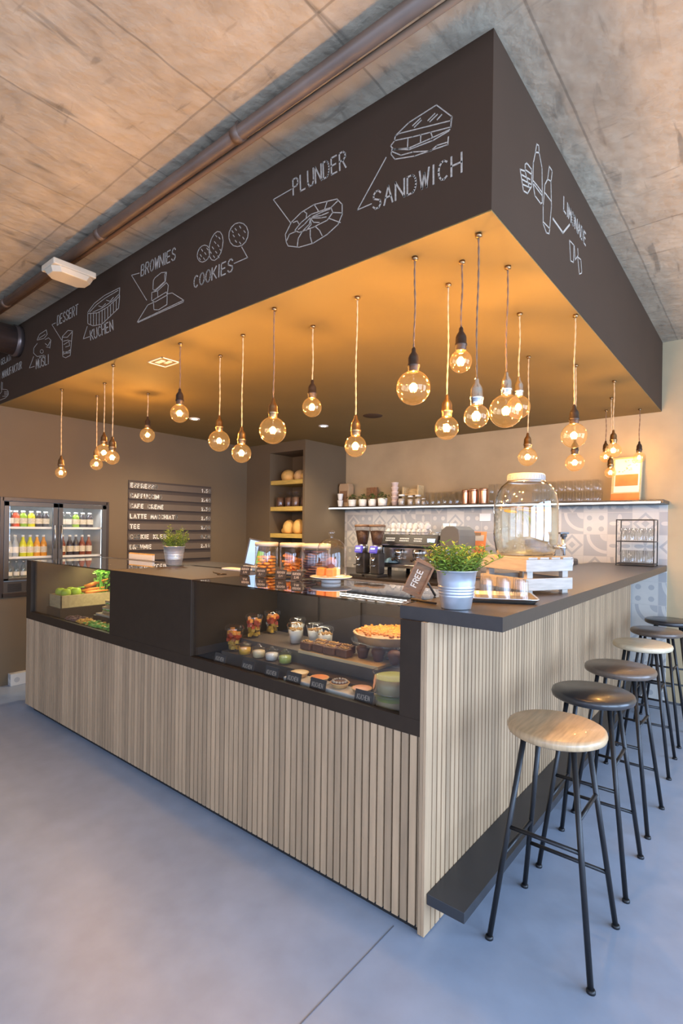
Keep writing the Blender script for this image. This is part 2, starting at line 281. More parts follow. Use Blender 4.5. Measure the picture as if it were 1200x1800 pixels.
# ---------------------------------------------------------------- mesh builder
OFF = {}
class B:
    def __init__(s): s.v = []; s.f = []; s.sm = []
    def add(s, vs, fs, smooth=False):
        k = len(s.v); s.v += [tuple(x) for x in vs]; s.f += [tuple(i+k for i in f) for f in fs]; s.sm += [smooth]*len(fs); return s
    def box(s, x0, x1, y0, y1, z0, z1):
        s.add([(x0, y0, z0), (x1, y0, z0), (x1, y1, z0), (x0, y1, z0), (x0, y0, z1), (x1, y0, z1), (x1, y1, z1), (x0, y1, z1)],
              [(0, 3, 2, 1), (4, 5, 6, 7), (0, 1, 5, 4), (1, 2, 6, 5), (2, 3, 7, 6), (3, 0, 4, 7)]); return s
    def obox(s, c, sx, sy, sz, rot):
        R = rot if isinstance(rot, Matrix) else Matrix.Rotation(rot, 3, 'Z')
        vs = [Vector(c)+R @ Vector((a*sx/2, b*sy/2, d*sz/2)) for d in (-1, 1) for a, b in ((-1, -1), (1, -1), (1, 1), (-1, 1))]
        s.add(vs, [(0, 3, 2, 1), (4, 5, 6, 7), (0, 1, 5, 4), (1, 2, 6, 5), (2, 3, 7, 6), (3, 0, 4, 7)]); return s
    def lathe(s, prof, c=(0, 0, 0), seg=24, cap=True, smooth=True, R=None, squash=1.0):
        n = len(prof); vs = []
        for r, z in prof:
            for i in range(seg):
                a = 2*PI*i/seg; p = Vector((r*math.cos(a), r*math.sin(a)*squash, z))
                if R is not None: p = R @ p
                vs.append(Vector(c)+p)
        fs = [(j*seg+i, j*seg+(i+1) % seg, (j+1)*seg+(i+1) % seg, (j+1)*seg+i) for j in range(n-1) for i in range(seg)]
        s.add(vs, fs, smooth)
        if cap:
            k = len(s.v)-n*seg
            if prof[0][0] > 1e-4: s.f.append(tuple(k+i for i in range(seg))[::-1]); s.sm.append(False)
            if prof[-1][0] > 1e-4: s.f.append(tuple(k+(n-1)*seg+i for i in range(seg))); s.sm.append(False)
        return s
    def tube(s, pts, r, seg=8, r1=None, smooth=True):
        pts = [Vector(p) for p in pts]; n = len(pts); vs = []; ref = None
        for j, p in enumerate(pts):
            d = (pts[min(j+1, n-1)]-pts[max(j-1, 0)]).normalized()
            if ref is None: ref = Vector((0, 0, 1)) if abs(d.z) < .9 else Vector((1, 0, 0))
            x = d.cross(ref).normalized(); y = x.cross(d).normalized(); ref = y
            rr = r if r1 is None else r+(r1-r)*j/(n-1)
            for i in range(seg):
                a = 2*PI*i/seg; vs.append(p+x*math.cos(a)*rr+y*math.sin(a)*rr)
        fs = [(j*seg+i, (j+1)*seg+i, (j+1)*seg+(i+1) % seg, j*seg+(i+1) % seg) for j in range(n-1) for i in range(seg)]
        fs.append(tuple(range(seg))); fs.append(tuple((n-1)*seg+i for i in range(seg))[::-1])
        s.add(vs, fs, smooth); return s
    def ball(s, c, rx, ry=None, rz=None, seg=14, rings=9, R=None):
        ry = ry or rx; rz = rz or rx; vs = [(0, 0, -1)]
        for j in range(1, rings):
            a = PI*j/rings-PI/2
            for i in range(seg):
                t = 2*PI*i/seg; vs.append((math.cos(a)*math.cos(t), math.cos(a)*math.sin(t), math.sin(a)))
        vs.append((0, 0, 1)); out = []
        for v in vs:
            q = Vector((v[0]*rx, v[1]*ry, v[2]*rz))
            if R is not None: q = R @ q
            out.append(Vector(c)+q)
        fs = [(0, 1+(i+1) % seg, 1+i) for i in range(seg)]
        for j in range(rings-2):
            for i in range(seg):
                a = 1+j*seg+i; b = 1+j*seg+(i+1) % seg; fs.append((a, b, b+seg, a+seg))
        k = 1+(rings-2)*seg; fs += [(k+i, k+(i+1) % seg, len(vs)-1) for i in range(seg)]
        s.add(out, fs, True); return s
    def prism(s, poly, axis, a, b):
        n = len(poly)
        def P(u, v, t): return {'x': (t, u, v), 'y': (u, t, v), 'z': (u, v, t)}[axis]
        vs = [P(u, v, a) for u, v in poly]+[P(u, v, b) for u, v in poly]
        fs = [tuple(range(n)), tuple(range(2*n-1, n-1, -1))]+[(i, n+i, n+(i+1) % n, (i+1) % n) for i in range(n)]
        s.add(vs, fs); return s
    def build(s, name, mt, parent=None, loc=None, bevel=0.0, bseg=2, solid=0.0):
        off = OFF.get(parent.name, Vector()) if parent else Vector(loc or (0, 0, 0))
        me = bpy.data.meshes.new(name); me.from_pydata([tuple(Vector(v)-off) for v in s.v], [], s.f)
        me.polygons.foreach_set('use_smooth', s.sm); me.update()
        import bmesh
        bm = bmesh.new(); bm.from_mesh(me); bmesh.ops.recalc_face_normals(bm, faces=bm.faces); bm.to_mesh(me); bm.free()
        me.materials.append(M[mt] if isinstance(mt, str) else mt)
        o = bpy.data.objects.new(name, me); COL.objects.link(o)
        if parent: o.parent = parent; OFF[o.name] = off
        else: o.location = off; OFF[o.name] = off
        if bevel:
            md = o.modifiers.new('bevel', 'BEVEL'); md.width = bevel; md.segments = bseg; md.limit_method = 'ANGLE'; md.angle_limit = 0.7
        if solid:
            md = o.modifiers.new('solid', 'SOLIDIFY'); md.thickness = solid; md.offset = 0
        return o
def tag(o, label=None, cat=None, group=None, kind=None):
    if label: o['label'] = label
    if cat: o['category'] = cat
    if group: o['group'] = group
    if kind: o['kind'] = kind
    return o
def thing(name, label, cat, loc=(0, 0, 0), group=None):
    o = bpy.data.objects.new(name, None); COL.objects.link(o); o.location = loc; o.empty_display_size = 0.05
    OFF[o.name] = Vector(loc); return tag(o, label, cat, group)
def struct(b, name, mt, loc=None, **k): return tag(b.build(name, mt, None, loc, **k), kind='structure')
def dup(root, loc, rz=None, label=None, group=None, scale=None):
    r = root.copy(); COL.objects.link(r); r.location = loc; OFF[r.name] = Vector(loc)
    if rz is not None: r.rotation_euler = (0, 0, rz)
    if scale is not None: r.scale = scale if hasattr(scale, '__len__') else (scale,)*3
    if label: r['label'] = label
    if group: r['group'] = group
    for ch in list(root.children):
        c = ch.copy(); COL.objects.link(c); c.parent = r
        for g in ch.children:
            d = g.copy(); COL.objects.link(d); d.parent = c
    return r
def place(first, loc, rz=None, label=None, group=None, scale=None, used=set()):
    """the first call moves the prototype itself, later calls copy it"""
    if first.name not in used:
        used.add(first.name); first.location = loc
        if rz is not None: first.rotation_euler = (0, 0, rz)
        if scale is not None: first.scale = scale if hasattr(scale, '__len__') else (scale,)*3
        if label: first['label'] = label
        if group: first['group'] = group
        return first
    return dup(first, loc, rz, label, group, scale)
# stroke lettering: each glyph as polylines in a 0..1 x 0..1 cell
def arc(cx, cy, rx, ry, a0, a1, n=8): return [(cx+rx*math.cos(math.radians(a0+(a1-a0)*i/n)), cy+ry*math.sin(math.radians(a0+(a1-a0)*i/n))) for i in range(n+1)]
G = {
 'A': [[(0, 0), (.5, 1), (1, 0)], [(.2, .38), (.8, .38)]], 'B': [[(0, 0), (0, 1), (.6, 1), (.8, .85), (.8, .65), (.6, .52), (0, .52)], [(.6, .52), (.9, .38), (.9, .15), (.65, 0), (0, 0)]],
 'C': [arc(.55, .5, .5, .5, 50, 310)], 'D': [[(0, 0), (0, 1), (.5, 1)]+arc(.45, .5, .5, .5, 80, -80)+[(0, 0)]],
 'E': [[(.85, 1), (0, 1), (0, 0), (.85, 0)], [(0, .52), (.7, .52)]], 'F': [[(.85, 1), (0, 1), (0, 0)], [(0, .52), (.7, .52)]],
 'G': [arc(.55, .5, .5, .5, 50, 330)+[(1, .45), (.6, .45)]], 'H': [[(0, 0), (0, 1)], [(1, 0), (1, 1)], [(0, .52), (1, .52)]], 'I': [[(.5, 0), (.5, 1)]],
 'K': [[(0, 0), (0, 1)], [(.9, 1), (0, .42)], [(.25, .58), (.95, 0)]], 'L': [[(0, 1), (0, 0), (.8, 0)]], 'M': [[(0, 0), (.05, 1), (.5, .3), (.95, 1), (1, 0)]],
 'N': [[(0, 0), (0, 1), (1, 0), (1, 1)]], 'O': [arc(.5, .5, .5, .5, 90, 450, 14)], 'P': [[(0, 0), (0, 1), (.6, 1), (.9, .85), (.9, .62), (.6, .48), (0, .48)]],
 'R': [[(0, 0), (0, 1), (.6, 1), (.9, .85), (.9, .65), (.6, .5), (0, .5)], [(.45, .5), (.95, 0)]], 'S': [[(.9, .85), (.65, 1), (.3, 1), (.05, .82), (.1, .62), (.85, .4), (.95, .2), (.7, 0), (.3, 0), (.03, .15)]],
 'T': [[(0, 1), (1, 1)], [(.5, 1), (.5, 0)]], 'U': [[(0, 1), (0, .25), (.25, 0), (.75, 0), (1, .25), (1, 1)]], 'Ü': [[(0, .85), (0, .25), (.25, 0), (.75, 0), (1, .25), (1, .85)], [(.25, 1.02), (.27, 1.1)], [(.72, 1.02), (.74, 1.1)]],
 'W': [[(0, 1), (.25, 0), (.5, .8), (.75, 0), (1, 1)]], 'Z': [[(0, 1), (1, 1), (0, 0), (1, 0)]],
 '0': [arc(.5, .5, .42, .5, 90, 450, 12)], '1': [[(.2, .8), (.5, 1), (.5, 0)]], '2': [[(.1, .8), (.35, 1), (.7, 1), (.9, .78), (.1, 0), (.95, 0)]],
 '3': [[(.1, .95), (.85, 1), (.45, .58), (.85, .45), (.88, .15), (.6, 0), (.1, .05)]], '4': [[(.7, 0), (.7, 1), (.05, .3), (.95, .3)]], '5': [[(.85, 1), (.15, 1), (.1, .55), (.6, .6), (.9, .35), (.7, 0), (.1, .05)]],
 '6': [[(.8, 1), (.2, .5), (.1, .2), (.4, 0), (.8, .1), (.85, .4), (.5, .55), (.2, .4)]], '8': [arc(.5, .75, .33, .25, 90, 450, 8), arc(.5, .25, .42, .25, 90, 450, 8)], '9': [[(.2, 0), (.8, .5), (.9, .8), (.6, 1), (.2, .9), (.15, .6), (.5, .45), (.8, .6)]],
 '.': [[(.45, 0), (.55, .06)]],
}
def ribbon(b, pts, wdt, f, th=0.0015):
    """flat stroke with a little thickness; f maps (u, v, t) to world"""
    for (a0, a1), (b0, b1) in zip(pts[:-1], pts[1:]):
        dx, dy = b0-a0, b1-a1; l = math.hypot(dx, dy)
        if l < 1e-5: continue
        ex, ey = dx/l*wdt*.4, dy/l*wdt*.4; nx, ny = -dy/l*wdt/2, dx/l*wdt/2
        q = [(a0-ex+nx, a1-ey+ny), (a0-ex-nx, a1-ey-ny), (b0+ex-nx, b1+ey-ny), (b0+ex+nx, b1+ey+ny)]
        b.add([f(x, y, 0) for x, y in q]+[f(x, y, th) for x, y in q], [(0, 1, 2, 3), (7, 6, 5, 4), (0, 4, 5, 1), (1, 5, 6, 2), (2, 6, 7, 3), (3, 7, 4, 0)])
def write(b, text, o, ux, vx, f, wdt, gap=0.35, cw=None):
    """text from o along ux (whole width) with cap vector vx"""
    n = len(text); cell = 1/(n+(n-1)*gap)
    wid = {'I': .25, '.': .3}
    adv = [wid.get(c, 1.0)+gap for c in text]; tot = sum(adv)-gap; x = 0
    for c, a in zip(text, adv):
        wc = a-gap
        for st in G.get(c, []):
            pts = []
            for gx, gy in st:
                if c in 'I.': gx = .5
                u = (x+gx*wc)/tot
                pts.append((o[0]+ux[0]*u+vx[0]*gy, o[1]+ux[1]*u+vx[1]*gy))
            if c == '.': pts = [pts[0], (pts[0][0], pts[0][1]+wdt)]
            ribbon(b, pts, wdt, f)
        x += a
# ================================================================ the room
H = 3.047; SOF = 2.461
struct(B().box(-6, 4.6, -5.6, 3.8, -0.15, 0), 'floor', 'floor', (-0.7, -1, 0))
j = tag(B().box(-0.114, -0.110, -5.4, -0.03, 0.0001, 0.0012).build('trim_1', 'joint', None, (-0.112, -2, 0)), kind='structure')
struct(B().box(-6, 4.6, -5.6, 3.8, H, H+0.2), 'ceiling', 'ceiling', (-0.7, -1, H))
# back wall and its tiled lower half
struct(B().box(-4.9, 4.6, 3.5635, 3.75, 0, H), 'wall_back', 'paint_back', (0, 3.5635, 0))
struct(B().box(-3.242, 0.262, 3.551, 3.5635, 0, 1.66), 'wall_tiled_splashback', 'tile', (0, 3.55, 0), bevel=0.002)
# left wall with the fridge recess (y 0.03..0.98, z 0.78..1.65)
XL = -4.266
b = B()
b.box(-4.42, XL, -5.6, 0.035, 0, H).box(-4.42, XL, 0.975, 3.5635, 0, H).box(-4.42, XL, 0.035, 0.975, 0, 0.785).box(-4.42, XL, 0.035, 0.975, 1.65, H)
b.box(-5.0, -4.9, -0.1, 1.1, 0.6, 1.8)
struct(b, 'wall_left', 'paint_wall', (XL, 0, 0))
struct(B().box(XL, -4.20, 0.10, 2.80, 0, 0.105), 'baseboard_left', 'tile', (-4.2, 0.1, 0), bevel=0.003)
# boxed-out column with the bread niche
b = B(); yb = 2.803
b.box(XL, -3.835, yb, 3.5635, 0, SOF).box(-3.275, -3.242, yb, 3.5635, 0, SOF).box(-3.835, -3.275, yb, 3.5635, 0, 0.9)
b.box(-3.835, -3.275, yb, 3.5635, 2.34, SOF).box(-3.835, -3.275, 3.20, 3.5635, 0.9, 2.34)
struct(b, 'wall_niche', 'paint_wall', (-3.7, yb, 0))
# bulkhead box: skins plus soffit
bk = B()
BX = 0.2077
bk.box(XL, BX, -0.002, 0.06, SOF, H).box(BX-0.06, BX, 0.06, 3.5635, SOF, H)
bulk = struct(bk, 'wall_bulkhead', 'paint', (0, 0, SOF))
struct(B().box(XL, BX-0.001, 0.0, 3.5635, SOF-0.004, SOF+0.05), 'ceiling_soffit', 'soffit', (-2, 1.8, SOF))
# front and right walls of the shop with big windows (behind the camera)
def window_wall(n, axis, at, a0, a1, wins):
    b = B(); z0, z1 = 0.25, 2.75
    def bx(u0, u1, zz0, zz1, t0=at, t1=at+0.18):
        if axis == 'y': b.box(u0, u1, t0, t1, zz0, zz1)
        else: b.box(t0, t1, u0, u1, zz0, zz1)
    bx(a0, a1, 0, z0); bx(a0, a1, z1, H)
    e = a0
    for c, hw in wins:
        bx(e, c-hw, z0, z1); e = c+hw
    bx(e, a1, z0, z1)
    struct(b, n, 'paint_back', (0, 0, 0))
window_wall('wall_front', 'y', -5.6, -4.42, 4.6, [(-2.9, 1.2), (-0.2, 1.2), (2.5, 1.2)])
window_wall('wall_right', 'x', 4.4, -5.6, 3.75, [(-3.6, 1.2), (-0.9, 1.2), (1.8, 1.2)])
k = 1
for c in (-2.9, -0.2, 2.5):
    b = B()
    for u in (c-1.2, c+1.14): b.box(u, u+.06, -5.54, -5.47, .25, 2.75)
    for z in (.25, 2.69): b.box(c-1.2, c+1.2, -5.54, -5.47, z, z+.06)
    wn = struct(b, 'window_%d' % k, 'steel_black', (c, -5.5, .25)); k += 1
    B().box(c-1.14, c+1.14, -5.51, -5.505, .31, 2.69).build('pane', 'glass', wn)
for c in (-3.6, -0.9, 1.8):
    b = B()
    for u in (c-1.2, c+1.14): b.box(4.47, 4.54, u, u+.06, .25, 2.75)
    for z in (.25, 2.69): b.box(4.47, 4.54, c-1.2, c+1.2, z, z+.06)
    wn = struct(b, 'window_%d' % k, 'steel_black', (4.5, c, .25)); k += 1
    B().box(4.505, 4.51, c-1.14, c+1.14, .31, 2.69).build('pane', 'glass', wn)
# pipes under the ceiling
b = B(); b.tube([(-4.26, -0.262, 3.0), (1.2, -0.262, 3.0)], 0.027, 14)
for x in (-3.3, -1.9, -0.75, 0.5): b.tube([(x-.02, -0.262, 3.0), (x+.02, -0.262, 3.0)], 0.032, 14).box(x-.008, x+.008, -.272, -.252, 3.02, 3.047)
tag(b.build('ceiling_pipe', 'pipe', None, (-1.5, -0.262, 3.0)), 'thick brown pipe running under the concrete ceiling along the chalkboard bulkhead', 'pipe')
b = B(); b.tube([(-4.26, -0.205, 3.03), (1.2, -0.205, 2.99)], 0.012, 8)
for x in (-3.3, -1.9, -0.75, 0.5): b.box(x-.006, x+.006, -.21, -.20, 3.035, 3.047)
tag(b.build('conduit', 'cord_brown', None, (-1.5, -0.205, 2.99)), 'thin brown conduit beside the thick ceiling pipe', 'pipe')
b = B(); b.tube([(-3.80, -0.003, 2.905), (-3.80, -1.6, 2.905)], 0.115, 28)
dk = b.build('air_duct', 'duct', None, (-3.80, 0, 2.905)); tag(dk, 'round dark metal duct entering the bulkhead left of the MÜSLI drawing', 'duct')
B().tube([(-3.80, -0.004, 2.905), (-3.80, -0.05, 2.905)], 0.125, 28).build('collar', 'duct', dk)
# ceiling lamp
lp = thing('ceiling_lamp', 'off-white bulkhead lamp fixed beneath the brown ceiling pipe', 'lamp', (-2.27, -0.265, 2.90))
R = Matrix.Rotation(0.12, 3, 'Z')
b = B(); b.obox((-2.27, -0.265, 2.905), 0.17, 0.24, 0.035, 0.0); b.obox((-2.27, -0.285, 2.93), 0.06, 0.06, 0.03, 0.0); b.build('housing', 'lamp_diffuser', lp, bevel=0.006)
b = B()
def rr(hx, hy, z, cut=.035): return [(-2.27+x, -0.265+y, z) for x, y in ((-hx+cut, -hy), (hx-cut, -hy), (hx, -hy+cut), (hx, hy-cut), (hx-cut, hy), (-hx+cut, hy), (-hx, hy-cut), (-hx, -hy+cut))]
b.add(rr(.08, .118, 2.888)+rr(.068, .105, 2.86), [tuple(range(8)), tuple(range(15, 7, -1))]+[(i, (i+1) % 8, 8+(i+1) % 8, 8+i) for i in range(8)])
b.build('diffuser', 'lamp_diffuser', lp, bevel=0.003)
# soffit hatch, vent, spots
hb = B(); c = (-2.04, 0.216); hx, hy = 0.082, 0.063
for x0, x1, y0, y1 in ((-hx, hx, -hy, -hy+.008), (-hx, hx, hy-.008, hy), (-hx, -hx+.008, -hy, hy), (hx-.008, hx, -hy, hy)): hb.box(c[0]+x0, c[0]+x1, c[1]+y0, c[1]+y1, SOF-.008, SOF-.004)
ht = hb.build('ceiling_sticker', 'paper', None, (c[0], c[1], SOF-.004)); tag(ht, 'small white-outlined square notice stuck on the golden soffit', 'sign')
B().box(c[0]-.045, c[0]+.03, c[1]-.035, c[1]-.005, SOF-.007, SOF-.004).box(c[0]-.01, c[0]+.05, c[1]+.005, c[1]+.03, SOF-.007, SOF-.004).build('print', 'paper', ht)
vt = B().lathe([(0.0, -.012), (.055, -.012), (.085, -.004), (.09, 0)], (-1.88, 2.245, SOF-.004)).build('air_vent', 'paint', None, (-1.88, 2.245, SOF-.004)); tag(vt, 'round dark disc vent in the soffit above the espresso machine', 'vent')
for (x, y), lab in (((-3.33, 1.35), 'recessed white spotlight glowing in the soffit toward the menu wall'), ((-2.55, 2.33), 'recessed white spotlight glowing in the soffit in front of the bread niche')):
    r_ = thing('ceiling_spotlight', lab, 'spotlight', (x, y, SOF-.004))
    B().lathe([(.028, -.003), (.045, -.012), (.05, 0)], (x, y, SOF-.004), cap=False).build('trim_ring', 'white', r_)
    B().lathe([(0, -.006), (.026, -.006)], (x, y, SOF-.004), cap=False).build('lens', 'spot', r_)
    l = bpy.data.lights.new('spot_light', 'SPOT'); l.energy = 80; l.color = (1, .82, .58); l.spot_size = 2.6; l.spot_blend = .7; l.shadow_soft_size = .02
    lo = bpy.data.objects.new('spot_light', l); COL.objects.link(lo); lo.parent = r_; lo.location = (0, 0, -.02)

# chalk lettering and drawings on the bulkhead
TEXTS=[
('SANDWICH', (-0.265, 2.637), (0.101, 2.626), (-0.266, 2.702)) ,
('PLUNDER', (-0.693, 2.864), (-0.4, 2.859), (-0.697, 2.932)) ,
('BROWNIES', (-1.937, 2.883), (-1.585, 2.871), (-1.933, 2.946)) ,
('COOKIES', (-1.415, 2.665), (-1.097, 2.66), (-1.413, 2.724)) ,
('KUCHEN', (-2.557, 2.646), (-2.257, 2.644), (-2.567, 2.709)) ,
('DESSERT', (-3.081, 2.869), (-2.754, 2.868), (-3.077, 2.936)) ,
('MÜSLI', (-3.452, 2.623), (-3.221, 2.617), (-3.454, 2.693)) ,
('GELATI', (-4.212, 2.795), (-3.981, 2.796), (-4.214, 2.844)) ,
('EI MANUFAKTUR', (-4.282, 2.674), (-3.741, 2.68), (-4.284, 2.732)) ,
]
